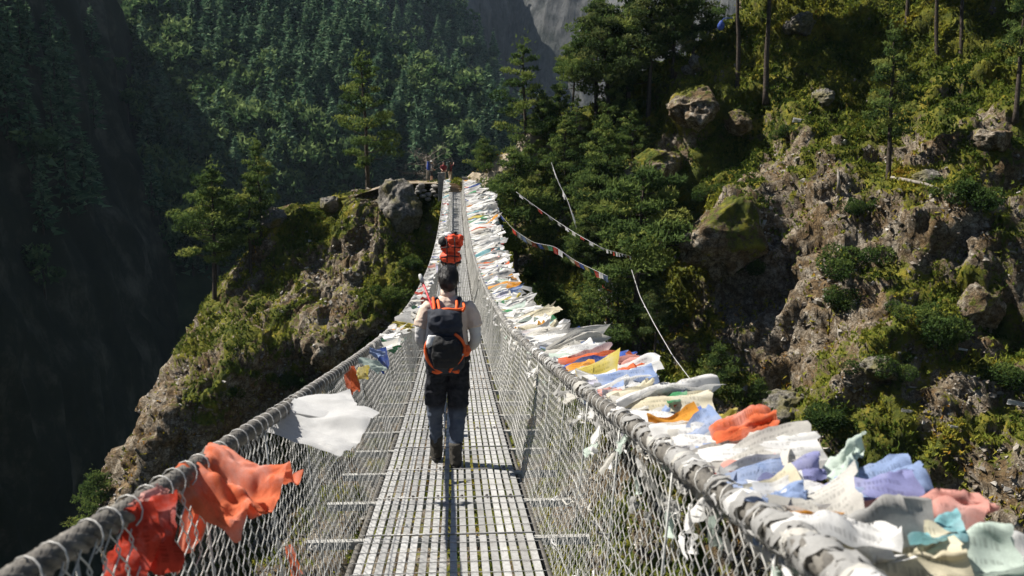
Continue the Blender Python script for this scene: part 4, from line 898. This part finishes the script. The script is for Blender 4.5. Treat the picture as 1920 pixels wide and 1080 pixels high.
# ------------------------------------------------------------------ flag lines strung through the trees
def flagline(label, pts, cols, fl, fw, rope=.012, every=1, name='flag_line', hang=1., mat='f_white'):
    P = [np.array(at(*p)) for p in pts]; k = np.linspace(0, 1, len(P)); n = 60; u = np.linspace(0, 1, n)
    Q = np.stack([np.interp(u, k, [p[i] for p in P]) for i in range(3)], -1)
    for _ in range(6): Q[1:-1] = (Q[:-2]+2*Q[1:-1]+Q[2:])/4
    root = empty(name, Q[0]); tag(root, label, 'flag line'); mb = MB(); mb.add(*tube(Q-Q[0], rope, 4)); part(mb, 'cord', M[mat], root)
    seg = np.linalg.norm(np.diff(Q, axis=0), axis=1); s = np.concatenate([[0], np.cumsum(seg)]); m = int(s[-1]/fw/1.15*every); rr = np.random.default_rng(len(label))
    for i in range(m):
        t = (i+.5)*s[-1]/m; a = np.array([np.interp(t-fw/2, s, Q[:, c]) for c in range(3)])-Q[0]; b = np.array([np.interp(t+fw/2, s, Q[:, c]) for c in range(3)])-Q[0]
        d = np.array([.35+rr.normal(0, .2), rr.normal(0, .15), -1*hang]); d = d/np.linalg.norm(d)*fl*rr.uniform(.7, 1.1)
        q = MB(); q.add(*cloth_grid((a, b, b+d, a+d), 6, 5, i+3, .03, 3)); part(q, 'flag', M['f_'+cols[i % len(cols)]], root)
RB = ['orange', 'blue', 'yellow', 'green', 'red', 'white', 'paleblue', 'cream']
BPY = hit(1190, 668)[1]
flagline('multicoloured flag line from the right rail to the flagged snag', ((930, 392, 58), (962, 430, 57), (1000, 455, 56), (1040, 462, 55), (1080, 490, 54), (1140, 518, 52)), RB, .38, .34)
flagline('faded white pennant line dropping from the wood to the middle trees', ((1034, 305, 58), (1048, 345, 57), (1064, 375, 56), (1078, 420, 55)), ['white', 'white', 'grey', 'offwhite'], .42, .36)
flagline('thin mostly white flag line crossing to the broad pine', ((968, 360, 58), (1000, 384, 57), (1040, 412, 56), (1080, 438, 54), (1130, 466, 52), (1188, 482, BPY)), ['white', 'offwhite', 'red', 'white', 'grey'], .22, .34, every=.5)
flagline('short white flag line high in the gap beside the crest pine', ((1012, 205, 82), (1026, 212, 82), (1028, 226, 81)), ['white', 'offwhite'], .55, .42, .02)
flagline('straight white rope of small tied scraps slanting down to the flags on the rail', ((1184, 505, BPY), (1200, 556, BPY-2), (1228, 610, BPY-5), (1262, 668, BPY-8), (1295, 712, BPY-10)), ['white', 'offwhite'], .10, .16, .022, every=.45)
flagline('small colourful flag bunch tied across below the right rail flags line', ((905, 420, 60), (922, 424, 60), (940, 430, 59)), ['blue', 'yellow', 'paleblue', 'red'], .5, .34)
# flagged snag: a dead post of a tree wound with cloth
p = hit(1138, 655); p = p if p is not None else at(1138, 655, 50)
root = empty('snag', p-np.array([0, 0, .5])); tag(root, 'bare dead trunk wound with ragged flags right of the rail', 'snag'); hgt = 150/ppm(p); mb = MB()
mb.add(*tube([[0, 0, 0], [.05, 0, hgt*.5], [.12, 0, hgt]], [.16, .13, .07], 7)); part(mb, 'trunk', M['bark'], root); mb = MB()
for k in range(26):
    a = np.array([.06, 0, hgt*r.uniform(.15, 1)]); n = 6; P = a+np.cumsum(r.normal(0, .14, (n, 3))-np.array([-.05, 0, .08]), 0); mb.add(*tube(P, .035, 4), m=int(r.choice([0, 0, 0, 1, 2, 3])))
part(mb, 'ragged_flags', [M['f_white'], M['f_grey'], M['f_red'], M['f_amber']], root)
# scraps of white cloth blown onto the slope and into the crown of the straight pine
for i, (px, py, sz, lab) in enumerate(((1700, 770, .5, 'white scrap of cloth lying on the lower right slope'), (1805, 655, .4, 'white rag caught beside the large round green bush'), (1905, 755, .8, 'long white streamer at the right edge of the photo'), (1322, 455, .5, 'white rag on the face of the rocky knob'), (1500, 226, .9, 'pale scrap below the grey slab boulder'), (1240, 505, .5, 'white rag left of the rocky knob'),
        (985, 378, .9, 'white cloth caught low in the straight pine by the rail'), (1010, 372, .8, 'white plastic rag beside the straight pine'), (1790, 800, .4, 'small white rag low on the right slope'), (1450, 800, .4, 'twisted white rag behind the orange-red flag'), (950, 352, .9, 'white scarf heap at the foot of the pale path'))):
    p = hit(px, py)
    if p is None: continue
    e = np.array([sz, -.2*sz, -.12*sz]); f = np.array([.08*sz, 0, .32*sz]); b = p-p/np.linalg.norm(p)*.45; mb = MB(); mb.add(*cloth_grid((b-e/2-f/2, b-e/2+f/2, b+e/2+f*.3, b+e/2-f*.5), 16, 12, 300+i, .09*sz, 5, .03, .15)); flag_obj(mb, 'white' if i % 3 else 'offwhite', lab, name='cloth_rag')
p = hit(1383, 150); q = at(1352, 48, p[1]-.6); V, F = ball((0, 0, 0), (.24, .2, .32), 12, 16); V = V*(1+.2*fbm(V*5, 3, 4))[:, None]; mb = MB(); mb.add(V, F); mb.add(*tube([[0, 0, .28], [.2, .1, .5], [.9, .3, .55]], .03, 5))
o = mb.build('bag', M['f_blue']); o.location = q.tolist(); tag(o, 'bright blue bag caught in a branch of the slim bare-trunked pine', 'bag')
# ------------------------------------------------------------------ people
M['skin'] = plain('skin', (.42, .26, .18), .55, 0, .1, 20, bs=.1)
M['hair'] = plain('black hair', (.012, .010, .009), .45, 0, .4, 60, .5)
M['eye'] = plain('eye white', (.7, .68, .64), .3); M['pupil'] = plain('pupil', (.02, .015, .01), .3)
M['shirt'] = plain('peach beige shirt', (.62, .49, .40), .85, 0, .10, 8); M['sleeve'] = plain('pale grey arm sleeve', (.56, .55, .54), .7, 0, .08, 9)
g = N('hiking trousers'); sx = g.n('ShaderNodeSeparateXYZ'); g.l(g.coord(), sx.inputs[0]); f = g.ramp(sx.outputs['Z'], [(.47, (.115, .145, .205)), (.53, (.014, .014, .018))]); M['trouser'] = g.bsdf(g.mix(.5, f, g.ramp(g.noise(25, 4), [(.3, (.008, .009, .012)), (.7, (.05, .055, .068))])), .85, 0, .2, bump=g.noise(60, 3), bs=.3)
M['boot'] = plain('worn boot', (.050, .045, .036), .8, 0, .5, 30, bs=.6); M['sole'] = plain('boot sole', (.03, .028, .025), .9)
M['navy'] = plain('dark navy pack fabric', (.022, .026, .038), .75, 0, .35, 40, .35); M['black'] = plain('black pack fabric', (.012, .012, .013), .7, 0, .4, 40, .4); M['opack'] = plain('orange pack trim', (.80, .13, .03), .7, 0, .12, 30); M['wpack'] = plain('white pack panel', (.68, .68, .68), .7)
M['redpole'] = plain('red pole', (.55, .05, .06), .4, .2); M['tip'] = plain('grey pole grip', (.45, .45, .43), .6)
def limb(mb, P, r, n=14): mb.add(*tube(P, r, n))
def smoothpath(P, k=4):
    P = np.asarray(P, float); t = np.arange(len(P)); u = np.linspace(0, len(P)-1, (len(P)-1)*k+1); Q = np.stack([np.interp(u, t, P[:, i]) for i in range(P.shape[1])], -1)
    for _ in range(k): Q[1:-1] = (Q[:-2]+2*Q[1:-1]+Q[2:])/4
    return Q
def hand(mb, w, d, side, curl=1.0, s=1.0):
    """palm from the wrist w along d, five curled fingers"""
    w = np.array(w, float); d = np.array(d, float); d /= np.linalg.norm(d); up = np.array([0, 0, 1.]); a = np.cross(d, up); a /= np.linalg.norm(a); nn = np.cross(a, d)
    limb(mb, [w, w+d*.04*s, w+d*.085*s], [.024*s, .034*s, .030*s], 10)
    for i, (o, L) in enumerate(((-.030, .068), (-.010, .078), (.010, .074), (.029, .058))):
        b = w+d*.085*s+a*o*s; th = .5*curl; P = [b]
        for k in range(3): dd = d*math.cos(th)-nn*math.sin(th); P.append(P[-1]+dd*L*s/2.6*(1-.12*k)); th += .55*curl
        limb(mb, P, np.array([.0095, .009, .0085, .0075])*s, 7)
    b = w+d*.03*s-a*side*.030*s; limb(mb, [b, b-a*side*.028*s+d*.025*s, b-a*side*.034*s+d*.055*s-nn*.012*s], np.array([.012, .0105, .0085])*s, 7)
def head_into(mb, c, yaw=0, tilt=0, s=1.0):
    """skull, jaw, nose, ears; +y is where the face looks"""
    q = MB(); q.add(*ball((0, -.005, .03), (.074, .092, .098), 14, 18)); q.add(*ball((0, .035, -.045), (.052, .055, .058), 12, 14)); q.add(*tube([[0, .085, .03], [0, .105, -.01], [0, .098, -.02]], [.008, .014, .012], 8))
    for e in (-1, 1): q.add(*ball((e*.076, -.005, .0), (.012, .022, .033), 10, 10))
    q.add(*tube([[-.022, .084, -.052], [0, .090, -.05], [.022, .084, -.052]], .008, 6))
    R_ = np.array(Matrix.Rotation(yaw, 3, 'Z') @ Matrix.Rotation(tilt, 3, 'X'))
    for V, F in zip(q.V, [None]*9): pass
    V = np.concatenate(q.V)*s @ R_.T+np.array(c); mb.add(V, np.concatenate(q.F4)); return R_
def eyes(parent, c, R_, s=1.0):
    for e in (-1, 1):
        m = MB(); p = (R_ @ np.array([e*.030, .080, .012]))*s+np.array(c); m.add(*ball(p, .0115*s, 8, 10)); o = part(m, 'eye', M['eye'], parent)
        m = MB(); m.add(*ball(p+R_ @ np.array([0, .0085, 0])*s, .0048*s, 6, 8)); part(m, 'pupil', M['pupil'], o)
# the hiker
HY = 8.15; hp = dk(.0, HY)+np.array([-.01, 0, 0]); hiker = empty('person', hp)
tag(hiker, 'hiker in a peach shirt and dark trousers walking away along the deck', 'person')
LS = [(-.10, .0, .90), (-.115, .10, .50), (-.118, .20, .13)]; RS = [(.085, .0, .90), (.072, .04, .49), (.052, -.05, .11)]
mb = MB()
mb.add(*rings([(0, .02, .88, .13, .09), (0, .02, 1.0, .135, .095), (0, .02, 1.15, .13, .095), (0, .02, 1.32, .165, .105), (0, .02, 1.42, .15, .085), (0, .02, 1.47, .07, .06)], 24)); limb(mb, [(0, .015, 1.42), (0, .025, 1.50), (0, .035, 1.57)], [.062, .056, .056])
HC = (0.005, .04, 1.60); RH_ = head_into(mb, HC, .05, -.06)
ARM = {-1: [(-.175, .02, 1.395), (-.232, -.005, 1.25), (-.262, -.01, 1.10), (-.19, .12, 1.02), (-.13, .19, 1.03)], 1: [(.175, .02, 1.395), (.225, -.005, 1.25), (.262, -.01, 1.10), (.20, .12, 1.01), (.14, .19, 1.03)]}
for s in (-1, 1):
    P = smoothpath(ARM[s]); limb(mb, P, np.linspace(.05, .028, len(P))); d = P[-1]-P[-3]; hand(mb, P[-1], d+np.array([0, 0, .05]), -s, 1.0)
for L in ([(-.098, .005, .90), (-.112, .05, .70), (-.124, .10, .51), (-.128, .13, .42), (-.126, .17, .28), (-.122, .20, .12)], [(.088, .0, .90), (.088, .02, .70), (.080, .04, .50), (.074, .025, .41), (.066, -.01, .25), (.058, -.045, .1)]): P = smoothpath(L); limb(mb, P, np.linspace(.07, .032, len(P)))
for x, y in ((-.122, .20), (.058, -.045)): limb(mb, [(x, y, .10), (x, y+.08, .06)], [.034, .03])
remesh(mb, 'body', M['skin'], .0085, hiker, 3); eyes(hiker, HC, RH_)
mb = MB(); mb.add(*ball((.005, .018, 1.648), (.091, .102, .088), 16, 22)); mb.add(*ball((.005, -.022, 1.595), (.083, .066, .082), 14, 18)); mb.add(*ball((.005, -.030, 1.555), (.058, .045, .040), 10, 12))
hr = remesh(mb, 'hair', M['hair'], .009, hiker, 3, crease=.003, cs=60.)
hm = MB(); rr = np.random.default_rng(3); n = 2600; u = rr.normal(size=(n, 3)); u /= np.linalg.norm(u, axis=1)[:, None]; u = u[(u[:, 1] < .75) & (u[:, 2] > -.75)]; C = np.array([.005, .008, 1.632])+u*np.array([.088, .100, .098]); C[:, 2] -= .012*(u[:, 2] < -.3)
t1 = np.stack([0*u[:, 0], -.2+0*u[:, 0], -1+0*u[:, 0]], -1); t1 = t1-u*(t1*u).sum(1)[:, None]; t1 += rr.normal(0, .25, t1.shape); t1 /= np.linalg.norm(t1, axis=1)[:, None]; sd = np.cross(t1, u); V = np.stack([C-sd*.0028, C+sd*.0028, C+t1*.034+u*.004], 1).reshape(-1, 3); hm.add(V, np.arange(len(V)).reshape(-1, 3)); part(hm, 'strands', M['hair'], hr)
mb = MB(); mb.add(*rings([(0, .015, .93, .185, .125), (0, .015, 1.05, .178, .122), (0, .015, 1.2, .172, .12), (0, .015, 1.32, .188, .122), (0, .015, 1.40, .172, .10), (0, .02, 1.445, .11, .078), (0, .025, 1.475, .066, .064)], 30, 2.4))
for s in (-1, 1): P = smoothpath([(s*.15, .02, 1.385), (s*.200, .012, 1.34), (s*.232, .0, 1.235), (s*.238, -.002, 1.215)]); limb(mb, P, np.linspace(.070, .074, len(P)))
remesh(mb, 'shirt', M['shirt'], .0095, hiker, 4, crease=.009, cs=11., sd=2)
mb = MB(); mb.add(*rings([(0, .028, 1.465, .070, .068), (0, .030, 1.525, .064, .063)], 22)); mb.add(*rings([(0, .030, 1.53, .057, .057), (0, .030, 1.465, .06, .06)], 22)); part(mb, 'collar', M['shirt'], hiker)
for s in (-1, 1): mb = MB(); P = smoothpath(ARM[s][1:]); limb(mb, P, np.linspace(.060, .034, len(P))); remesh(mb, 'arm_sleeve', M['sleeve'], .009, hiker, 3, crease=.004, cs=16., sd=3)
mb = MB(); mb.add(*rings([(-.005, .015, .82, .17, .115), (-.005, .012, .90, .182, .125), (-.005, .015, .97, .178, .12), (-.005, .015, 1.02, .17, .115)], 28, 2.3))
P = smoothpath([(-.098, .005, .90), (-.112, .05, .70), (-.124, .10, .51), (-.128, .13, .42), (-.126, .17, .28), (-.122, .20, .17)]); limb(mb, P, np.interp(np.linspace(0, 1, len(P)), [0, .28, .5, .6, .8, 1], [.098, .090, .074, .064, .058, .052]), 18)
P = smoothpath([(.088, .0, .90), (.088, .02, .70), (.080, .04, .50), (.074, .025, .41), (.066, -.01, .25), (.058, -.045, .15)]); limb(mb, P, np.interp(np.linspace(0, 1, len(P)), [0, .28, .5, .6, .8, 1], [.098, .092, .078, .066, .058, .053]), 18)
mb.add(*box((.155, .03, .60), (.04, .13, .17))); mb.add(*box((-.195, .06, .62), (.035, .12, .16)))
remesh(mb, 'trousers', M['trouser'], .0105, hiker, 5, crease=.013, cs=12., sd=5)
for (x, y, z, pit) in ((-.122, .235, .0, -.12), (.058, -.02, .0, .0)):
    mb = MB(); mb.add(*rings([(x, y+.04, z+.028, .054, .140), (x, y+.04, z+.065, .056, .138), (x, y-.005, z+.11, .055, .090), (x, y-.02, z+.16, .056, .072), (x, y-.02, z+.20, .060, .074)], 20, 2.3)); b = remesh(mb, 'boot', M['boot'], .0085, hiker, 3, crease=.006, cs=24., sd=7)
    q = MB(); q.add(*rings([(x, y+.04, z+.001, .050, .140), (x, y+.04, z+.016, .054, .144), (x, y+.04, z+.030, .050, .138)], 22, 2.5)); part(q, 'sole', M['sole'], b)
    q = MB(); q.add(*rings([(x, y-.02, z+.19, .062, .076), (x, y-.02, z+.205, .066, .079), (x, y-.02, z+.22, .058, .072)], 18)); part(q, 'cuff', M['boot'], b)
# his backpack (local to the hiker's feet)
pack = empty('backpack', hp); tag(pack, 'black and navy backpack with orange webbing and a white side panel on the hiker\'s back', 'backpack')
cx = -.03; yb = -.12
mb = MB(); mb.add(*rings([(cx, yb-.09, .875, .13, .07), (cx, yb-.10, .93, .165, .105), (cx, yb-.11, 1.05, .178, .125), (cx, yb-.10, 1.18, .165, .115), (cx, yb-.085, 1.30, .145, .09), (cx, yb-.075, 1.38, .13, .07)], 28, 2.8)); remesh(mb, 'pack_body', M['navy'], .010, pack, 4, crease=.010, cs=9., sd=9)
mb = MB(); mb.add(*rings([(cx+.01, yb-.155, 1.225, .13, .055), (cx, yb-.135, 1.26, .155, .09), (cx, yb-.11, 1.33, .155, .105), (cx, yb-.085, 1.395, .135, .08)], 26, 2.7)); remesh(mb, 'pack_lid', M['navy'], .0095, pack, 3, crease=.016, cs=8., sd=12)
mb = MB(); mb.add(*rings([(cx+.005, yb-.215, .94, .10, .035), (cx+.015, yb-.225, 1.02, .128, .05), (cx+.015, yb-.22, 1.12, .12, .05), (cx+.0, yb-.20, 1.20, .09, .035)], 24, 2.6)); remesh(mb, 'front_pocket', M['black'], .009, pack, 3, crease=.012, cs=12., sd=15)
mb = MB(); mb.add(*rings([(cx-.125, yb-.165, 1.08, .035, .03), (cx-.115, yb-.19, 1.13, .048, .04), (cx-.10, yb-.19, 1.20, .045, .03)], 18, 2.4)); remesh(mb, 'white_panel', M['wpack'], .008, pack, 3)
def web(name, P, w=.014, mat='opack', fl=.35):
    P = smoothpath(P, 5); mb = MB(); mb.add(*tube(P, w, 8, True)); part(mb, name, M[mat], pack)
def z1(zx, zy): return ((zx-335)/511.+.005, (1004-zy)/511.)
def wp(name, pts, y0=-.33, w=.014, mat='opack'): web(name, [(z1(a, b)[0], y0+(c if len(q) > 2 else 0), z1(a, b)[1]) for q in pts for a, b, c in [(q[0], q[1], q[2] if len(q) > 2 else 0)]], w, mat)
wp('orange_webbing', [(268, 392, .05), (238, 420, .04), (228, 455, .04), (240, 498, .03), (268, 530, .04), (298, 548, .05)], -.34)
wp('orange_webbing', [(362, 386, .03), (392, 408, .03), (408, 440, .04), (402, 475, .03), (375, 508, .02), (348, 526, .03), (338, 548, .05)], -.35)
wp('orange_webbing', [(290, 400, .02), (286, 430, .0), (290, 458, .0)], -.36, .009)
wp('orange_webbing', [(262, 545, .03), (280, 552, .02), (304, 545, .02)], -.30, .02); wp('orange_webbing', [(345, 540, .03), (362, 548, .02), (380, 548, .02)], -.30, .02)
wp('grey_strap', [(288, 480, 0), (310, 500, 0), (340, 520, 0), (352, 500, 0), (400, 470, .03)], -.365, .008, 'tip')
wp('haul_loop', [(300, 292, .07), (330, 285, .04), (372, 292, .05), (408, 288, .10)], -.30, .013); wp('haul_loop', [(266, 250, .20), (270, 270, .12), (276, 296, .08)], -.31, .013)
for P in ([(272, 292), (269, 275), (266, 262)], [(296, 292), (291, 272), (287, 260)], [(368, 292), (373, 276), (372, 264)], [(398, 296), (408, 284), (402, 272)]): web('shoulder_strap_tab', [(z1(a, b)[0], -.24+.06*k, z1(a, b)[1]) for k, (a, b) in enumerate(P)], .013)
for s in (-1, 1): web('shoulder_strap', [(cx+s*.085, -.16, 1.36), (s*.10, -.07, 1.455), (s*.105, .04, 1.455), (s*.12, .13, 1.38), (s*.15, .14, 1.2), (s*.17, .05, 1.02), (cx+s*.15, -.12, .95)], .021, 'navy')
mb = MB(); mb.add(*rings([(z1(415, 0)[0]-.01, -.16, 1.00, .03, .05), (z1(415, 0)[0], -.17, 1.04, .042, .06), (z1(415, 0)[0]-.01, -.16, 1.085, .032, .045)], 16)); remesh(mb, 'side_pouch', M['opack'], .008, pack, 3, crease=.005)
mb = MB()
for s in (-1, 1): mb.add(*tube(smoothpath([(s*.13, -.13, .94), (s*.19, -.02, .95), (s*.17, .12, .94), (0, .155, .93)]), .022, 8))
part(mb, 'hip_belt', M['black'], pack)
pole = empty('trekking_pole', hp); tag(pole, 'red trekking pole with a grey end sticking up from the hiker\'s pack', 'trekking pole')
a = np.array([z1(268, 300)[0], -.15, z1(268, 300)[1]]); b = np.array([z1(207, 160)[0], -.02, z1(207, 160)[1]]); mb = MB(); mb.add(*tube([a-(b-a)*1.2, a+(b-a)*.8], .010, 8)); part(mb, 'shaft', M['redpole'], pole); mb = MB(); mb.add(*tube([a+(b-a)*.8, a+(b-a)*.95, a+(b-a)*1.04], [.017, .020, .012], 8)); part(mb, 'grip', M['tip'], pole)

for q_ in (hiker, pack, pole): q_.scale = (.92, .95, .985)
def simple_person(loc, face, label, top, bottom, s=1.0, cap=None, arm_up=False, skinlegs=False, seed=1):
    """a far walker: continuous body, clothes as children; face = heading in radians, 0 looks along +y"""
    p = empty('person', loc, face); tag(p, label, 'person'); mb = MB()
    mb.add(*rings([(0, 0, .85, .14, .095), (0, 0, 1.1, .14, .10), (0, 0, 1.35, .18, .11), (0, 0, 1.45, .07, .06)], 18)); limb(mb, [(0, 0, 1.4), (0, .02, 1.56)], .055); Rm = head_into(mb, (0, .03, 1.60))
    la = [(-.18, 0, 1.38), (-.25, .0, 1.12), (-.18, .2, 1.0)]; ra = [(.18, 0, 1.38), (.27, .12, 1.42), (.16, .26, 1.56)] if arm_up else [(.18, 0, 1.38), (.25, .0, 1.12), (.16, .22, 1.02)]
    for a, sd in ((la, 1), (ra, -1)): P = smoothpath(a); limb(mb, P, np.linspace(.05, .03, len(P)), 8); hand(mb, P[-1], P[-1]-P[-3], sd)
    for x, dy in ((-.1, .08), (.1, -.08)): limb(mb, smoothpath([(x, 0, .88), (x, dy*.6+.03, .48), (x, dy, .08)]), np.linspace(.08, .042, 9), 10); limb(mb, [(x, dy-.03, .05), (x, dy+.16, .04)], .045, 8)
    remesh(mb, 'body', M['skin'], .014, p, 2); eyes(p, (0, .03, 1.60), Rm)
    mb = MB(); mb.add(*rings([(0, 0, .88, .175, .125), (0, 0, 1.1, .17, .125), (0, 0, 1.36, .195, .125), (0, 0, 1.47, .075, .07)], 18))
    for a in (la, ra): P = smoothpath(a[:2]); limb(mb, P, np.linspace(.072, .06, len(P)), 8)
    remesh(mb, 'shirt', top, .016, p, 3, crease=.01, cs=10., sd=seed); mb = MB(); mb.add(*rings([(0, 0, .80, .165, .12), (0, 0, 1.0, .17, .12)], 16))
    for x, dy in ((-.1, .08), (.1, -.08)):
        P = smoothpath([(x, 0, .88), (x, dy*.6+.03, .48)] if skinlegs else [(x, 0, .88), (x, dy*.6+.03, .48), (x, dy, .1)]); limb(mb, P, np.linspace(.095, .068, len(P)), 10)
    remesh(mb, 'trousers', bottom, .016, p, 3, crease=.01, cs=10., sd=seed+1)
    for x, dy in ((-.1, .08), (.1, -.08)): mb = MB(); mb.add(*rings([(x, dy+.05, .0, .055, .145), (x, dy+.05, .06, .055, .14), (x, dy-.02, .13, .055, .07)], 12)); part(mb, 'boot', M['boot'], p)
    mb = MB()
    if cap is not None:
        mb.add(*ball((0, .015, 1.665), (.092, .108, .075), 10, 14)); mb.add(*rings([(0, .115, 1.655, .065, .075), (0, .115, 1.665, .065, .075)], 14)); part(mb, 'cap', cap, p)
    mb = MB(); mb.add(*ball((0, -.02, 1.63), (.085, .09, .09), 10, 14)); part(mb, 'hair', M['hair'], p); return p
def simple_pack(loc, face, label, main, trim, s=1.0):
    b = empty('backpack', loc, face); tag(b, label, 'backpack'); mb = MB(); mb.add(*rings([(0, -.24, .95, .13, .08), (0, -.26, 1.05, .17, .13), (0, -.26, 1.35, .17, .12), (0, -.24, 1.55, .14, .10)], 18, 2.6)); remesh(mb, 'pack_body', main, .016, b, 3, crease=.012)
    mb = MB(); mb.add(*rings([(0, -.25, 1.56, .15, .11), (0, -.25, 1.66, .15, .11)], 16, 2.6)); part(mb, 'pack_lid', trim, b)
    for sd in (-1, 1): mb = MB(); mb.add(*tube(smoothpath([(sd*.1, -.16, 1.42), (sd*.11, 0, 1.49), (sd*.12, .13, 1.36), (sd*.15, .1, 1.05), (sd*.12, -.16, .98)]), .02, 6)); part(mb, 'shoulder_strap', M['black'], b)
    return b
dark = plain('dark clothes', (.03, .03, .035)); maroon = plain('maroon jacket', (.20, .03, .035)); khaki = plain('khaki trousers', (.34, .28, .20)); whitec = plain('white cap', (.75, .74, .7)); blueb = plain('blue pack', (.03, .06, .26)); green_d = plain('dark green pack', (.03, .05, .04)); grey = plain('grey shirt', (.30, .30, .30)); maroon2 = plain('dark red shirt', (.13, .03, .03))
def far_at(px, y): x = at(px, 340, y)[0]; return np.array([x, y, ENDZ])
f1 = far_at(809, 83.5); simple_person(f1, -1.4, 'bare-legged walker in a white cap, leftmost of the three at the far end', grey, dark, cap=whitec, skinlegs=True, seed=3); simple_pack(f1, -1.4, 'blue backpack on the walker in the white cap', blueb, blueb)
f2 = far_at(832, 80.6); simple_person(f2, math.pi+.2, 'walker in a maroon jacket and khaki trousers facing the bridge at the far end', maroon, khaki, cap=dark, seed=5)
f3 = far_at(844, 81.6); simple_person(f3, -.7, 'walker with a raised arm at the far end, right of the maroon jacket', maroon2, khaki, arm_up=True, cap=dark, seed=7); simple_pack(f3, -.7, 'dark backpack on the walker with the raised arm', green_d, green_d)
# porter with the red load half hidden behind the hiker
PYY = 28.5; pp = dk(.02, PYY); pp[0] += at(845, 470, PYY)[0]-pp[0]
simple_person(pp, 0, 'porter in dark clothes hidden behind a tall red load, ahead of the hiker', dark, dark, seed=9)
load = empty('backpack', pp); tag(load, 'tall lumpy red-orange load with black patches carried ahead of the hiker', 'backpack')
lm = plain('red orange duffel', (.78, .085, .03), .6, 0, .15, 10)
for nm, c, rr_, mt in (('lower_bag', (0, -.30, 1.33), (.28, .2, .17), lm), ('middle_bag', (.0, -.30, 1.60), (.27, .19, .15), lm), ('upper_bag', (.08, -.28, 1.84), (.22, .17, .13), lm), ('side_bag', (.26, -.25, 1.78), (.10, .12, .17), lm), ('black_bag', (-.2, -.30, 1.76), (.13, .15, .12), M['black']), ('white_roll', (-.04, -.26, 1.96), (.13, .10, .06), M['wpack']), ('black_roll', (.08, -.24, 1.98), (.08, .09, .06), M['black'])):
    mb = MB(); mb.add(*ball(c, rr_, 14, 18)); remesh(mb, nm, mt, .02, load, 2, crease=.045, cs=6., sd=len(nm))
for z in (1.36, 1.62): mb = MB(); th = np.linspace(0, 6.28, 24); mb.add(*tube(np.stack([.29*np.cos(th), -.30+.21*np.sin(th), z+.02*np.sin(3*th)], -1), .018, 6)); part(mb, 'binding_strap', M['black'], load)
for x in (-.1, .12): mb = MB(); mb.add(*tube([[x, -.5, 1.2], [x, -.51, 1.5], [x, -.47, 1.9]], .016, 6)); part(mb, 'binding_strap', M['black'], load)
# ------------------------------------------------------------------ light, air, camera
SUN = Vector((-.60, .16, .78)).normalized()           # towards the sun
el = math.asin(SUN.z); az = math.atan2(SUN.x, SUN.y)
w = bpy.data.worlds.new('World'); scene.world = w; w.use_nodes = True; nt = w.node_tree
sky = nt.nodes.new('ShaderNodeTexSky'); sky.sky_type = 'NISHITA'; sky.sun_disc = False; sky.sun_elevation = el; sky.sun_rotation = az % (2*math.pi); sky.altitude = 3000
nt.links.new(sky.outputs[0], nt.nodes['Background'].inputs[0]); nt.nodes['Background'].inputs[1].default_value = .05
sl = bpy.data.lights.new('sun', 'SUN'); sl.energy = 5.0; sl.angle = R(.5); sl.color = (1, .95, .87)
so = bpy.data.objects.new('sun', sl); COL.objects.link(so); so.rotation_euler = SUN.to_track_quat('Z', 'Y').to_euler()
if HAZE:
    V, F = box((0, 430, 40), (1900, 1500, 520)); o = MB().add(V, F).build('haze', [], smooth=False)
    g = N('mountain haze'); v = g.n('ShaderNodeVolumePrincipled'); v.inputs['Color'].default_value = (.62, .80, 1., 1); v.inputs['Density'].default_value = HAZE; v.inputs['Anisotropy'].default_value = 0.
    g.l(v.outputs[0], g.out.inputs['Volume']); o.data.materials.append(g.m); tag(o, 'thin blue mountain haze filling the gorge', 'haze', kind='stuff')
cd = bpy.data.cameras.new('camera'); cd.sensor_width = 36; cd.lens = FPX*36/1920; cd.clip_start = .05; cd.clip_end = 20000
cd.dof.use_dof = True; cd.dof.focus_distance = 14; cd.dof.aperture_fstop = 5.6
co = bpy.data.objects.new('camera', cd); COL.objects.link(co); co.rotation_euler = (math.pi/2-PITCH, 0, -YAW); scene.camera = co
scene.render.engine = 'CYCLES'; scene.cycles.volume_bounces = 0; scene.cycles.max_bounces = 6; scene.cycles.diffuse_bounces = 2; scene.cycles.transmission_bounces = 4
scene.view_settings.view_transform = 'Standard'; scene.view_settings.look = 'None'; scene.view_settings.exposure = 0.85; scene.view_settings.gamma = 1.0
